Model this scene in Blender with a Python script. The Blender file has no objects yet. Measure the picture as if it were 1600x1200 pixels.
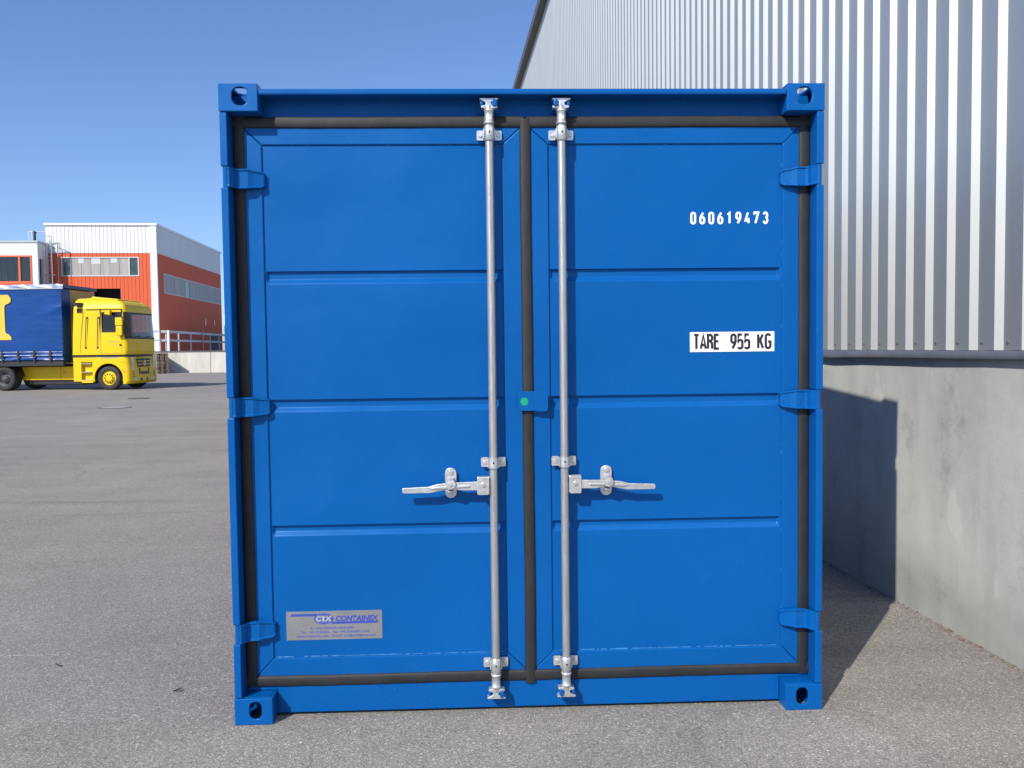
import bpy, bmesh, math, random
from mathutils import Matrix, Vector
random.seed(7)
R = math.radians
S = bpy.context.scene
C = S.collection

# ------------------------------------------------------------------ camera, sky, sun, exposure
yaw, pit, rol = -0.0356, -0.0434, 0.0119
M3 = Matrix.Rotation(yaw, 3, 'Z') @ Matrix.Rotation(pit, 3, 'X') @ Matrix.Rotation(rol, 3, 'Y')
cam = bpy.data.cameras.new('camera'); camo = bpy.data.objects.new('camera', cam); C.objects.link(camo)
rt, fw, up = M3.col[0], M3.col[1], M3.col[2]
mw = Matrix((rt, up, -fw)).transposed().to_4x4(); mw.translation = Vector((1.031, -3.379, 1.531))
camo.matrix_world = mw
cam.sensor_width = 36; cam.lens = 36 * 1300 / 1600; cam.clip_start = 0.05; cam.clip_end = 2000
S.camera = camo

SUN_EL, SUN_AZ = 38.3, 36.0          # travels towards azimuth 36 deg clockwise from +Y
world = bpy.data.worlds.new('World'); S.world = world; world.use_nodes = True
nt = world.node_tree; nt.nodes.clear()
sky = nt.nodes.new('ShaderNodeTexSky'); sky.sky_type = 'NISHITA'; sky.sun_disc = False
sky.sun_elevation = R(SUN_EL); sky.sun_rotation = R(180 + SUN_AZ)
sky.air_density = 1.0; sky.dust_density = 0.6; sky.ozone_density = 2.2; sky.altitude = 200
bg = nt.nodes.new('ShaderNodeBackground'); bg.inputs[1].default_value = 0.102
wo = nt.nodes.new('ShaderNodeOutputWorld')
tint = nt.nodes.new('ShaderNodeMix'); tint.data_type = 'RGBA'; tint.blend_type = 'MULTIPLY'; tint.inputs[0].default_value = 1; tint.inputs[7].default_value = (.80, .93, 1.22, 1)
nt.links.new(sky.outputs[0], tint.inputs[6]); nt.links.new(tint.outputs[2], bg.inputs[0]); nt.links.new(bg.outputs[0], wo.inputs[0])
sl = bpy.data.lights.new('sun', 'SUN'); sl.energy = 4.0; sl.angle = R(0.53); sl.color = (1, 0.94, 0.85)
so = bpy.data.objects.new('sun', sl); C.objects.link(so)
sd = Vector((math.sin(R(SUN_AZ)) * math.cos(R(SUN_EL)), math.cos(R(SUN_AZ)) * math.cos(R(SUN_EL)), -math.sin(R(SUN_EL))))
so.rotation_euler = sd.to_track_quat('-Z', 'Y').to_euler()
so.location = (-10, -10, 20)
S.view_settings.view_transform = 'Standard'; S.view_settings.look = 'None'
S.view_settings.exposure = 0.42; S.view_settings.gamma = 1; S.view_settings.use_curve_mapping = False

# ------------------------------------------------------------------ material helpers
def newmat(name):
    m = bpy.data.materials.new(name); m.use_nodes = True
    return m, m.node_tree, m.node_tree.nodes['Principled BSDF']
def N(t, kind, **kw):
    n = t.nodes.new(kind)
    for k, v in kw.items():
        if k in n.inputs: n.inputs[k].default_value = v
        else: setattr(n, k, v)
    return n
def noise(t, scale, detail=4, rough=.55, stretch=None, dim='Object'):
    tc = N(t, 'ShaderNodeTexCoord'); n = N(t, 'ShaderNodeTexNoise', Scale=scale, Detail=detail, Roughness=rough)
    src = tc.outputs[dim]
    if stretch:
        mp = N(t, 'ShaderNodeMapping'); mp.inputs['Scale'].default_value = stretch
        t.links.new(src, mp.inputs[0]); src = mp.outputs[0]
    t.links.new(src, n.inputs['Vector'])
    return n.outputs['Fac']
def ramp(t, fac, stops):
    r = N(t, 'ShaderNodeValToRGB'); e = r.color_ramp.elements
    while len(e) > 1: e.remove(e[-1])
    e[0].position, e[0].color = stops[0][0], (*stops[0][1], 1)
    for p, c in stops[1:]:
        x = e.new(p); x.color = (*c, 1)
    t.links.new(fac, r.inputs[0]); return r.outputs[0]
def mix(t, fac, a, b, mode='MIX'):
    m = N(t, 'ShaderNodeMix', data_type='RGBA', blend_type=mode)
    for i, v in ((0, fac), (6, a), (7, b)):
        if isinstance(v, (int, float)): m.inputs[i].default_value = v
        elif isinstance(v, tuple): m.inputs[i].default_value = (*v, 1)
        else: t.links.new(v, m.inputs[i])
    return m.outputs[2]
def g(v): return (v, v, v)
def bump(t, p, fac, strength, dist, prev=None):
    b = N(t, 'ShaderNodeBump', Strength=strength, Distance=dist); t.links.new(fac, b.inputs['Height'])
    if prev: t.links.new(prev, b.inputs['Normal'])
    t.links.new(b.outputs[0], p.inputs['Normal']); return b.outputs[0]
def simple(name, col, rough=.5, metal=0, var=.12, scale=6, bmp=0, coat=0, bscale=None, spec=None, stretch=None):
    m, t, p = newmat(name)
    n = noise(t, scale, 5, .6, stretch)
    lo = tuple(c * (1 - var) for c in col); hi = tuple(min(1, c * (1 + var)) for c in col)
    t.links.new(ramp(t, n, [(.3, lo), (.7, hi)]), p.inputs['Base Color'])
    p.inputs['Roughness'].default_value = rough; p.inputs['Metallic'].default_value = metal
    if coat: p.inputs['Coat Weight'].default_value = coat; p.inputs['Coat Roughness'].default_value = .08
    if spec is not None: p.inputs['Specular IOR Level'].default_value = spec
    if bmp: bump(t, p, noise(t, bscale or scale * 8, 3), bmp, .002)
    return m

def mk_container_paint():
    m, t, p = newmat('container_paint')
    n1 = noise(t, 1.1, 3, .5); n2 = noise(t, 14, 6, .7); n3 = noise(t, 160, 3, .6)
    c = ramp(t, n1, [(.3, (.0002, .080, .302)), (.7, (.0003, .088, .324))])
    dust = ramp(t, n2, [(.45, g(0)), (.8, g(.03))])
    c = mix(t, dust, c, (.03, .17, .35))
    speck = ramp(t, n3, [(.665, g(0)), (.70, g(.5))])
    gate = ramp(t, noise(t, 2.3, 2), [(.5, g(0)), (.62, g(.6))])
    sg = mix(t, 1.0, speck, gate, 'MULTIPLY')
    c = mix(t, sg, c, (.22, .33, .52))
    t.links.new(c, p.inputs['Base Color'])
    t.links.new(ramp(t, n2, [(.3, g(.33)), (.8, g(.41))]), p.inputs['Roughness']); p.inputs['Specular IOR Level'].default_value = .45; p.inputs['Specular Tint'].default_value = (.38, .68, 1, 1)
    b = bump(t, p, noise(t, 1.5, 1.5, .45), .6, .07)
    bump(t, p, noise(t, 420, 2), .06, .001, b)
    return m
def mk_galv(name='galvanised_steel', base=.64, rough=.36, stretch=None):
    m, t, p = newmat(name)
    n1 = noise(t, 22, 5, .65, stretch)
    t.links.new(ramp(t, n1, [(.25, (base * .72, base * .74, base * .74)), (.5, (base, base, base * .98)), (.75, (min(1, base * 1.2),) * 3)]), p.inputs['Base Color'])
    p.inputs['Metallic'].default_value = .72
    t.links.new(ramp(t, noise(t, 60, 4, .6, stretch), [(.3, g(rough - .1)), (.7, g(rough + .12))]), p.inputs['Roughness'])
    bump(t, p, noise(t, 130, 4), .25, .002)
    return m
def mk_rubber():
    m, t, p = newmat('black_rubber')
    n = noise(t, 9, 6, .7); n2 = noise(t, 70, 5, .7, (1, 1, .25))
    c = ramp(t, n, [(.3, (.008, .0088, .0105)), (.7, (.018, .019, .021))])
    d = ramp(t, n2, [(.52, g(0)), (.8, g(.35))])
    t.links.new(mix(t, d, c, (.048, .047, .045)), p.inputs['Base Color'])
    p.inputs['Roughness'].default_value = .62
    bump(t, p, noise(t, 30, 4, .6, (1, 1, .2)), .3, .004)
    return m
def mk_asphalt():
    m, t, p = newmat('worn_asphalt')
    tc = N(t, 'ShaderNodeTexCoord')
    big = noise(t, .16, 5, .6); mid = noise(t, 1.3, 6, .65)
    str_ = noise(t, .55, 6, .62, (.35, 1.5, 1)); fine = noise(t, 120, 4, .8)
    c = ramp(t, big, [(.3, (.243, .224, .203)), (.7, (.305, .281, .255))])
    c = mix(t, .8, c, ramp(t, mid, [(.25, g(.83)), (.6, g(1.0)), (.8, g(1.06))]), 'MULTIPLY')
    c = mix(t, .75, c, ramp(t, str_, [(.26, g(.70)), (.42, g(.96)), (.7, g(1.05))]), 'MULTIPLY')
    vo = N(t, 'ShaderNodeTexVoronoi', Scale=240.0); t.links.new(tc.outputs['Object'], vo.inputs['Vector'])
    sep = N(t, 'ShaderNodeSeparateColor'); t.links.new(vo.outputs['Color'], sep.inputs[0])
    c = mix(t, 1.0, c, ramp(t, sep.outputs[0], [(0, g(.58)), (.25, g(.85)), (.75, g(1.08)), (.93, g(1.3)), (1, g(2.1))]), 'MULTIPLY')
    vo2 = N(t, 'ShaderNodeTexVoronoi', Scale=105.0); t.links.new(tc.outputs['Object'], vo2.inputs['Vector'])
    sep2 = N(t, 'ShaderNodeSeparateColor'); t.links.new(vo2.outputs['Color'], sep2.inputs[0])
    c = mix(t, .8, c, ramp(t, sep2.outputs[1], [(0, g(.62)), (.12, g(.95)), (.9, g(1.05)), (1, g(1.6))]), 'MULTIPLY')
    c = mix(t, .8, c, ramp(t, fine, [(.3, g(.7)), (.7, g(1.3))]), 'MULTIPLY')
    mp = N(t, 'ShaderNodeMapping'); mp.inputs['Rotation'].default_value = (0, 0, R(-24)); mp.inputs['Scale'].default_value = (.10, 1.7, 1)
    t.links.new(tc.outputs['Object'], mp.inputs[0])
    ns = N(t, 'ShaderNodeTexNoise', Scale=1.6, Detail=4.0, Roughness=.6, Distortion=.35); t.links.new(mp.outputs[0], ns.inputs['Vector'])
    c = mix(t, .8, c, ramp(t, ns.outputs['Fac'], [(.30, g(.78)), (.42, g(.97)), (.60, g(1.0)), (.72, g(1.09))]), 'MULTIPLY')
    # scuff left by a turning tyre
    vd = N(t, 'ShaderNodeVectorMath', operation='DISTANCE'); t.links.new(tc.outputs['Object'], vd.inputs[0]); vd.inputs[1].default_value = (2.25, -.35, 0)
    wv = N(t, 'ShaderNodeMath', operation='MULTIPLY_ADD'); t.links.new(mid, wv.inputs[0]); wv.inputs[1].default_value = .12; t.links.new(vd.outputs['Value'], wv.inputs[2])
    ringm = ramp(t, wv.outputs[0], [(.44, g(1)), (.47, g(.86)), (.50, g(1)), (.52, g(.88)), (.55, g(1))])
    c = mix(t, .9, c, ringm, 'MULTIPLY')
    # hairline cracks
    cm_ = N(t, 'ShaderNodeTexVoronoi', Scale=.55, feature='DISTANCE_TO_EDGE'); wn_ = N(t, 'ShaderNodeTexNoise', Scale=3.0, Detail=6.0)
    t.links.new(tc.outputs['Object'], wn_.inputs['Vector'])
    vm = N(t, 'ShaderNodeMix', data_type='RGBA'); vm.inputs[0].default_value = .22; t.links.new(tc.outputs['Object'], vm.inputs[6]); t.links.new(wn_.outputs['Color'], vm.inputs[7]); t.links.new(vm.outputs[2], cm_.inputs['Vector'])
    crk = ramp(t, cm_.outputs['Distance'], [(.0, g(.45)), (.0035, g(1))])
    cmk = ramp(t, noise(t, .33, 2), [(.52, g(0)), (.60, g(.8))])
    c = mix(t, cmk, c, mix(t, 1.0, c, crk, 'MULTIPLY'))
    # rusty and oily spots
    sp = ramp(t, noise(t, 2.6, 3, .5), [(.70, g(0)), (.76, g(.35))])
    c = mix(t, sp, c, (.10, .085, .075))
    t.links.new(c, p.inputs['Base Color']); p.inputs['Roughness'].default_value = .88
    p.inputs['Specular IOR Level'].default_value = .3
    b = bump(t, p, vo.outputs['Distance'], .5, .004)
    bump(t, p, noise(t, 45, 5, .7), .5, .006, b)
    return m
def mk_concrete():
    m, t, p = newmat('stained_concrete')
    a = noise(t, 1.0, 6, .62); b_ = noise(t, 3.3, 7, .68); s = noise(t, 5, 5, .6, (1, 1, .12)); f = noise(t, 90, 5, .7)
    c = ramp(t, a, [(.25, (.38, .390, .358)), (.5, (.46, .468, .430)), (.75, (.54, .547, .500))])
    c = mix(t, .9, c, ramp(t, b_, [(.29, g(.62)), (.43, g(.95)), (.75, g(1.08))]), 'MULTIPLY')
    c = mix(t, .7, c, ramp(t, s, [(.3, g(.80)), (.5, g(1.0)), (.8, g(1.07))]), 'MULTIPLY')
    pale = ramp(t, noise(t, 2.2, 4, .5, (1, 1, .55)), [(.675, g(0)), (.70, g(.45))])
    c = mix(t, pale, c, (.60, .60, .55))
    # grime rising from the ground
    tc = N(t, 'ShaderNodeTexCoord'); sx = N(t, 'ShaderNodeSeparateXYZ'); t.links.new(tc.outputs['Object'], sx.inputs[0])
    ad = N(t, 'ShaderNodeMath', operation='MULTIPLY_ADD'); t.links.new(noise(t, 4, 5), ad.inputs[0]); ad.inputs[1].default_value = -.35
    t.links.new(sx.outputs[2], ad.inputs[2])
    gr = ramp(t, ad.outputs[0], [(-.0 + .0, g(.75)), (.12, g(.9)), (.3, g(1))])
    c = mix(t, 1.0, c, gr, 'MULTIPLY')
    c = mix(t, .5, c, ramp(t, f, [(.3, g(.85)), (.7, g(1.12))]), 'MULTIPLY')
    vo = N(t, 'ShaderNodeTexVoronoi', Scale=26.0); t.links.new(tc.outputs['Object'], vo.inputs['Vector'])
    pit_ = ramp(t, vo.outputs['Distance'], [(.05, g(.55)), (.09, g(1))])
    c = mix(t, .35, c, pit_, 'MULTIPLY')
    t.links.new(c, p.inputs['Base Color']); p.inputs['Roughness'].default_value = .8
    bb = bump(t, p, b_, .3, .01); bump(t, p, f, .35, .003, bb)
    return m
def mk_cladding():
    m, t, p = newmat('silver_cladding')
    n = noise(t, 1.2, 5, .6, (1, 1, .3))
    t.links.new(ramp(t, n, [(.3, (.49, .505, .49)), (.7, (.54, .555, .535))]), p.inputs['Base Color'])
    p.inputs['Metallic'].default_value = .84; p.inputs['Roughness'].default_value = .57
    return m
def mk_glass(name, tint=(.5, .55, .55), alpha=.35):
    m, t, p = newmat(name)
    t.nodes.remove(p); out = [n for n in t.nodes if n.type == 'OUTPUT_MATERIAL'][0]
    tr = N(t, 'ShaderNodeBsdfTransparent'); tr.inputs[0].default_value = (*tint, 1)
    gl = N(t, 'ShaderNodeBsdfGlossy', Roughness=.03); gl.inputs[0].default_value = (1, 1, 1, 1)
    fr = N(t, 'ShaderNodeFresnel', IOR=1.5)
    mx = N(t, 'ShaderNodeMixShader'); t.links.new(fr.outputs[0], mx.inputs[0])
    t.links.new(tr.outputs[0], mx.inputs[1]); t.links.new(gl.outputs[0], mx.inputs[2]); t.links.new(mx.outputs[0], out.inputs[0])
    return m
def mk_tarp(name, col):
    m, t, p = newmat(name)
    n = noise(t, 1.2, 3)
    t.links.new(ramp(t, n, [(.3, tuple(c * .9 for c in col)), (.7, tuple(min(1, c * 1.1) for c in col))]), p.inputs['Base Color'])
    p.inputs['Roughness'].default_value = .36; p.inputs['Specular IOR Level'].default_value = .3
    bump(t, p, noise(t, 1.1, 3, .5, (1, 1, 3)), .35, .06)
    return m
def mk_sticker():
    m, t, p = newmat('silver_sticker')
    t.links.new(ramp(t, noise(t, 9, 4), [(.3, (.20, .21, .22)), (.7, (.26, .262, .26))]), p.inputs['Base Color'])
    p.inputs['Metallic'].default_value = .25; p.inputs['Roughness'].default_value = .4
    bump(t, p, noise(t, 14, 3), .2, .004)
    return m

PAINT = mk_container_paint(); GALV = mk_galv(); RODM = mk_galv('galvanised_rod', .46, .42, (6, 6, .35))
RUBBER = mk_rubber(); ASPH = mk_asphalt(); CONC = mk_concrete(); CLAD = mk_cladding()
WHITE = simple('white_lettering', (.82, .83, .84), .45, var=.04, scale=40)
BLACK = simple('black_print', (.018, .018, .022), .4, var=.2, scale=40)
STICK = mk_sticker(); PRINT = simple('blue_print', (.03, .06, .36), .5, var=.08, scale=30)
WELD = simple('weld_glint', (.02, .14, .37), .33, var=.4, scale=30)  # paler than the door paint: the ledge highlight is put into this colour
LOGOG = simple('logo_grey', (.30, .31, .32), .6, var=.03)
GREEN = simple('green_dot', (.0, .30, .15), .5, var=.05)
FLASH = simple('grey_flashing', (.14, .155, .175), .45, .3, var=.15, scale=5)
GUTTER = simple('dark_gutter', (.085, .085, .088), .5, var=.15, scale=3)
YEL = simple('yellow_paint', (.76, .515, .006), .4, var=.05, scale=2, spec=.3)
YEL2 = simple('yellow_board', (.50, .30, .05), .5, var=.12, scale=3)
DKP = simple('dark_plastic', (.022, .022, .024), .5, var=.2, scale=8)
TYRE = simple('tyre_rubber', (.030, .029, .028), .8, var=.25, scale=9)
TARP = mk_tarp('blue_tarpaulin', (.003, .052, .225)); TARPY = simple('yellow_tarp_print', (.72, .50, .06), .35, var=.05)
TARPW = simple('pale_tarp_band', (.33, .40, .60), .22, var=.6, scale=3.2, bmp=.5, bscale=5)
ORANGE = simple('orange_sheet', (.66, .125, .055), .65, var=.05, scale=.6, spec=.15)
SWHITE = simple('white_sheet', (.70, .71, .71), .6, var=.04, scale=.6, spec=.25)
TRIM = simple('white_trim', (.78, .79, .80), .45, var=.03)
RENDER = simple('white_render', (.68, .70, .69), .8, var=.05, scale=1.2)
WFRAME = simple('pale_frame', (.55, .56, .56), .5, var=.05)
OFRAME = simple('orange_frame', (.70, .13, .04), .45, var=.05)
PANE = simple('dark_pane', (.05, .075, .075), .08, var=.3, scale=2)
POLY = simple('translucent_pane', (.36, .34, .31), .6, var=.2, scale=1.1, stretch=(2, 2, .15))
VOID = simple('dark_interior', (.006, .006, .007), .9)
DOCKC = simple('pale_concrete', (.58, .56, .49), .85, var=.14, scale=1.1, bmp=.3, bscale=20, stretch=(2, 2, .5))
STEEL = simple('rail_steel', (.42, .45, .47), .45, .2, var=.1)
WOOD = simple('pallet_wood', (.26, .19, .125), .85, var=.35, scale=4)
IRON = simple('cast_iron', (.11, .095, .085), .75, var=.3, scale=14, bmp=.4)
PALEIRON = simple('pale_cover', (.33, .315, .30), .75, var=.2, scale=14, bmp=.4)
BLINDM = simple('blind_fabric', (.17, .24, .22), .7, var=.2, scale=3)
SEATM = simple('seat_fabric', (.035, .04, .05), .9)
CHROME = simple('silver_plastic', (.6, .6, .6), .2, .8, var=.05)
LENS = simple('lamp_lens', (.6, .62, .63), .1, .2, var=.1)
AMBER = simple('amber_lens', (.8, .16, .02), .3)
GLASS = mk_glass('clear_glass', (.62, .68, .68)); GLASSD = mk_glass('tinted_glass', (.22, .25, .26))

# ------------------------------------------------------------------ mesh helpers
class MB:
    def __init__(s): s.v = []; s.f = []; s.sm = []
    def add(s, vs, fs, smooth=False):
        b = len(s.v); s.v += [tuple(x) for x in vs]; s.f += [tuple(b + i for i in f) for f in fs]; s.sm += [smooth] * len(fs); return s
    def box(s, x0, x1, y0, y1, z0, z1):
        vs = [(x, y, z) for z in (z0, z1) for y in (y0, y1) for x in (x0, x1)]
        return s.add(vs, [(0, 2, 3, 1), (4, 5, 7, 6), (0, 1, 5, 4), (2, 6, 7, 3), (0, 4, 6, 2), (1, 3, 7, 5)])
    def prism(s, pts, a0, a1, axis='y'):
        # pts 2-D polygon; axis y: (x,z), axis x: (y,z), axis z: (x,y)
        def P(p, a): return {'y': (p[0], a, p[1]), 'x': (a, p[0], p[1]), 'z': (p[0], p[1], a)}[axis]
        n = len(pts)
        return s.add([P(p, a0) for p in pts] + [P(p, a1) for p in pts],
                     [tuple(range(n - 1, -1, -1)), tuple(range(n, 2 * n))] + [(i, (i + 1) % n, n + (i + 1) % n, n + i) for i in range(n)])
    def cyl(s, p0, p1, r, r1=None, n=16, cap=True):
        p0, p1 = Vector(p0), Vector(p1); r1 = r if r1 is None else r1
        a = (p1 - p0).normalized(); u = a.orthogonal().normalized(); w = a.cross(u)
        vs = []
        for p, q in ((p0, r), (p1, r1)):
            for i in range(n):
                t = 2 * math.pi * i / n; vs.append(p + u * (q * math.cos(t)) + w * (q * math.sin(t)))
        s.add(vs, [(i, (i + 1) % n, n + (i + 1) % n, n + i) for i in range(n)], True)
        if cap: s.add(vs, [tuple(range(n - 1, -1, -1)), tuple(range(n, 2 * n))])
        return s
    def lathe(s, prof, origin, axis='y', n=24, smooth=True):
        # prof: (along, radius)
        vs = []
        for a, r in prof:
            for i in range(n):
                t = 2 * math.pi * i / n; c, d = r * math.cos(t), r * math.sin(t)
                o = {'y': (c, a, d), 'x': (a, c, d), 'z': (c, d, a)}[axis]
                vs.append((origin[0] + o[0], origin[1] + o[1], origin[2] + o[2]))
        m = len(prof)
        return s.add(vs, [(k * n + i, k * n + (i + 1) % n, (k + 1) * n + (i + 1) % n, (k + 1) * n + i) for k in range(m - 1) for i in range(n)], smooth)
    def grid(s, rows, smooth=False, skip=None):
        m, n = len(rows), len(rows[0])
        vs = [p for r in rows for p in r]
        return s.add(vs, [(k * n + i, k * n + i + 1, (k + 1) * n + i + 1, (k + 1) * n + i) for k in range(m - 1) for i in range(n - 1)
                          if not (skip and skip(k, i))], smooth)
    def build(s, name, mat, parent=None, off=(0, 0, 0), bevel=0, seg=2, recalc=True):
        me = bpy.data.meshes.new(name)
        me.from_pydata([(a - off[0], b - off[1], c - off[2]) for a, b, c in s.v], [], s.f)
        me.polygons.foreach_set('use_smooth', s.sm)
        if recalc:
            bm = bmesh.new(); bm.from_mesh(me); bmesh.ops.recalc_face_normals(bm, faces=bm.faces); bm.to_mesh(me); bm.free()
        me.materials.append(mat)
        o = bpy.data.objects.new(name, me); C.objects.link(o); o.parent = parent
        if bevel:
            b = o.modifiers.new('bevel', 'BEVEL'); b.width = bevel; b.segments = seg; b.limit_method = 'ANGLE'; b.angle_limit = R(35)
        return o
def plate(outer, holes, a0, a1, P):
    """plate with holes; P(u,v,a)->xyz ; thickness a0..a1"""
    bm = bmesh.new(); loops = []
    for lp in [outer] + holes:
        vs = [bm.verts.new(P(u, v, a0)) for u, v in lp]; loops.append(vs)
        for i in range(len(vs)): bm.edges.new((vs[i], vs[(i + 1) % len(vs)]))
    bmesh.ops.triangle_fill(bm, use_beauty=True, use_dissolve=False, edges=bm.edges[:])
    bm.verts.index_update()
    vs = [tuple(v.co) for v in bm.verts]; fs = [tuple(v.index for v in f.verts) for f in bm.faces]
    n = len(vs); d = Vector(P(0, 0, a1)) - Vector(P(0, 0, a0))
    out = MB(); out.v = vs + [tuple(Vector(v) + d) for v in vs]
    out.f = fs + [tuple(i + n for i in reversed(f)) for f in fs]
    b = 0
    for lp in [outer] + holes:
        k = len(lp); out.f += [(b + i, b + (i + 1) % k, n + b + (i + 1) % k, n + b + i) for i in range(k)]; b += k
    out.sm = [False] * len(out.f); bm.free()
    return out
def merge(a, b): a.add(b.v, b.f); return a
def rrect(x0, x1, z0, z1, r, n=5):
    pts = []
    for cx, cz, a0 in ((x1 - r, z1 - r, 0), (x0 + r, z1 - r, 90), (x0 + r, z0 + r, 180), (x1 - r, z0 + r, 270)):
        for i in range(n + 1):
            a = R(a0 + 90 * i / n); pts.append((cx + r * math.cos(a), cz + r * math.sin(a)))
    return pts
def thing(name, label, cat, loc=(0, 0, 0), rz=0, group=None):
    o = bpy.data.objects.new(name, None); C.objects.link(o); o.location = loc; o.rotation_euler = (0, 0, rz)
    o['label'] = label; o['category'] = cat
    if group: o['group'] = group
    return o
def tag(o, label=None, cat=None, group=None, kind=None):
    if label: o['label'] = label
    if cat: o['category'] = cat
    if group: o['group'] = group
    if kind: o['kind'] = kind
    return o
def dup(o, parent, name=None):
    c = o.copy(); C.objects.link(c); c.parent = parent
    return c

SITE = R(3.008)
def sx_(u, w): return (u * math.cos(SITE) - w * math.sin(SITE), u * math.sin(SITE) + w * math.cos(SITE))

# stroke lettering: polylines in a unit-high cell
def arc(cx, cz, rx, rz, a0, a1, n=8): return [(cx + rx * math.cos(R(a0 + (a1 - a0) * i / n)), cz + rz * math.sin(R(a0 + (a1 - a0) * i / n))) for i in range(n + 1)]
def glyph(ch, w):
    h = w / 2
    if ch == '0': return [(arc(h, 1 - h, h, h, 0, 180) + arc(h, h, h, h, 180, 360), True)]
    if ch == '6': return [(arc(h, h, h, h, 180, 360) + [(w, .42)] + arc(h, .58 - h * .9 + .0, h, h * .9, 0, 180)[1:], True), ([(0, h * 1.0), (0, .50), (h * .45, .70), (w * .72, 1)], False)]
    if ch == '9': return [([(w - a, 1 - b) for a, b in p], c) for p, c in glyph('6', w)]
    if ch == '1': return [([(0.02, .80), (h * 1.1, .97), (h * 1.1, 0)], False)]
    if ch == '4': return [([(w * .62, 1), (0, .24), (w * 1.08, .24)], False), ([(w * .80, .48), (w * .80, 0)], False)]
    if ch == '7': return [([(0, .80), (0, 1), (w, 1), (h * .5, 0)], False)]
    if ch == '3': return [(arc(h, .755, h * .95, .245, 165, -80, 12), False), (arc(h, .275, h, .275, 80, -165, 12), False)]
    if ch == '5': return [([(w * .93, 1), (0.02, 1), (0, .50)] + arc(h, .60 - h * .75 + .0, h, h * .75, 165, 0, 6) + [(w, h)] + arc(h, h * .85, h, h * .85, 0, -170), False)]
    if ch == 'T': return [([(-.02, 1), (w + .02, 1)], False), ([(h, .99), (h, 0)], False)]
    if ch == 'A': return [([(-.03, 0), (h, 1.0), (w + .03, 0)], False), ([(.07, .27), (w - .07, .27)], False)]
    if ch == 'R': return [([(0, 0), (0, 1), (w * .5, 1)] + arc(w * .5, .78, w * .5, .22, 80, -90, 8) + [(0.05, .56)], False), ([(w * .55, .55), (w * .95, .40), (w, 0)], False)]
    if ch == 'E': return [([(w * .95, 1), (0, 1), (0, 0), (w, 0)], False), ([(.05, .53), (w * .85, .53)], False)]
    if ch == 'K': return [([(0, 0), (0, 1)], False), ([(w, 1), (.06, .42)], False), ([(w * .40, .60), (w * 1.05, 0)], False)]
    if ch == 'G': return [(arc(h, 1 - h, h, h, 15, 180) + arc(h, h, h, h, 180, 300) + [(w, .12), (w, .47), (h, .47)], False)]
    return []
def ribbon(mb, pts, t, y, closed, tx):
    n = len(pts); P = [Vector(p) for p in pts]; L = []; Rr = []
    clean = [P[0]]
    for p in P[1:]:
        if (p - clean[-1]).length > 1e-4: clean.append(p)
    if closed and (clean[0] - clean[-1]).length < 1e-4: clean.pop()
    P = clean; n = len(P)
    for i in range(n):
        if closed: a, b = P[i] - P[i - 1], P[(i + 1) % n] - P[i]
        else: a = P[i] - P[i - 1] if i else P[1] - P[0]; b = P[i + 1] - P[i] if i < n - 1 else P[i] - P[i - 1]
        a.normalize(); b.normalize(); m = a + b
        m = m.normalized() if m.length > 1e-6 else a
        nn = Vector((-m.y, m.x)); k = t / 2 / max(.45, abs(nn.dot(Vector((-a.y, a.x)))))
        L.append(P[i] + nn * k); Rr.append(P[i] - nn * k)
    vs = [tx(p, y) for p in L + Rr]; m = n if closed else n - 1
    mb.add(vs, [(i, (i + 1) % n, n + (i + 1) % n, n + i) for i in range(m)])
def stroke_text(txt, x, z, hgt, w, adv, t, y):
    mb = MB()
    for ch in txt:
        if ch == ' ': x += adv * hgt; continue
        for k, (pts, cl) in enumerate(glyph(ch, w)):
            ribbon(mb, pts, t, y - .0002 * k, cl, lambda p, yy, x=x: (x + p.x * hgt, yy, z + p.y * hgt))
        x += adv * hgt
    return mb
def font_text(txt, name, mat, parent, x, z, y, size, width=None, shear=0, offset=0, align='LEFT', space=1):
    cu = bpy.data.curves.new(name, 'FONT'); cu.body = txt; cu.size = size; cu.shear = shear; cu.offset = offset
    cu.align_x = align; cu.space_character = space; cu.resolution_u = 3
    tmp = bpy.data.objects.new('tmp', cu); C.objects.link(tmp)
    dg = bpy.context.evaluated_depsgraph_get(); me = bpy.data.meshes.new_from_object(tmp.evaluated_get(dg))
    bpy.data.objects.remove(tmp); bpy.data.curves.remove(cu)
    xs = [v.co.x for v in me.vertices]; w0 = max(xs) - min(xs); k = (width / w0) if width else 1; x_min = min(xs)
    for v in me.vertices:
        px = v.co.x
        px = (px - x_min) * k if align == 'LEFT' else px * k
        v.co = (x + px, y, z + v.co.y)
    me.materials.clear(); me.materials.append(mat)
    o = bpy.data.objects.new(name, me); C.objects.link(o); o.parent = parent; return o

# ------------------------------------------------------------------ ground
gb = MB(); gb.box(-300, 300, -120, 480, -.5, 0)
tag(gb.build('ground', ASPH), kind='structure')

# ------------------------------------------------------------------ industrial hall on the right (site axes)
hall = thing('industrial_hall', 'tall hall clad in silver vertical corrugated sheet on a grey concrete base wall', 'building', (*sx_(3.55, 0), 0), SITE)
HO = (3.55, 0, 0)
W0, W1 = -9.0, 46.0
# base wall as cast bays
bay = [W0, -3.3, 8.2, 20.0, 32.0, W1]
for a, b in zip(bay[:-1], bay[1:]):
    MB().box(3.55, 3.85, a + .006, b - .006, -.2, 1.452).build('base_wall', CONC, hall, HO, bevel=.006)
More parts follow.
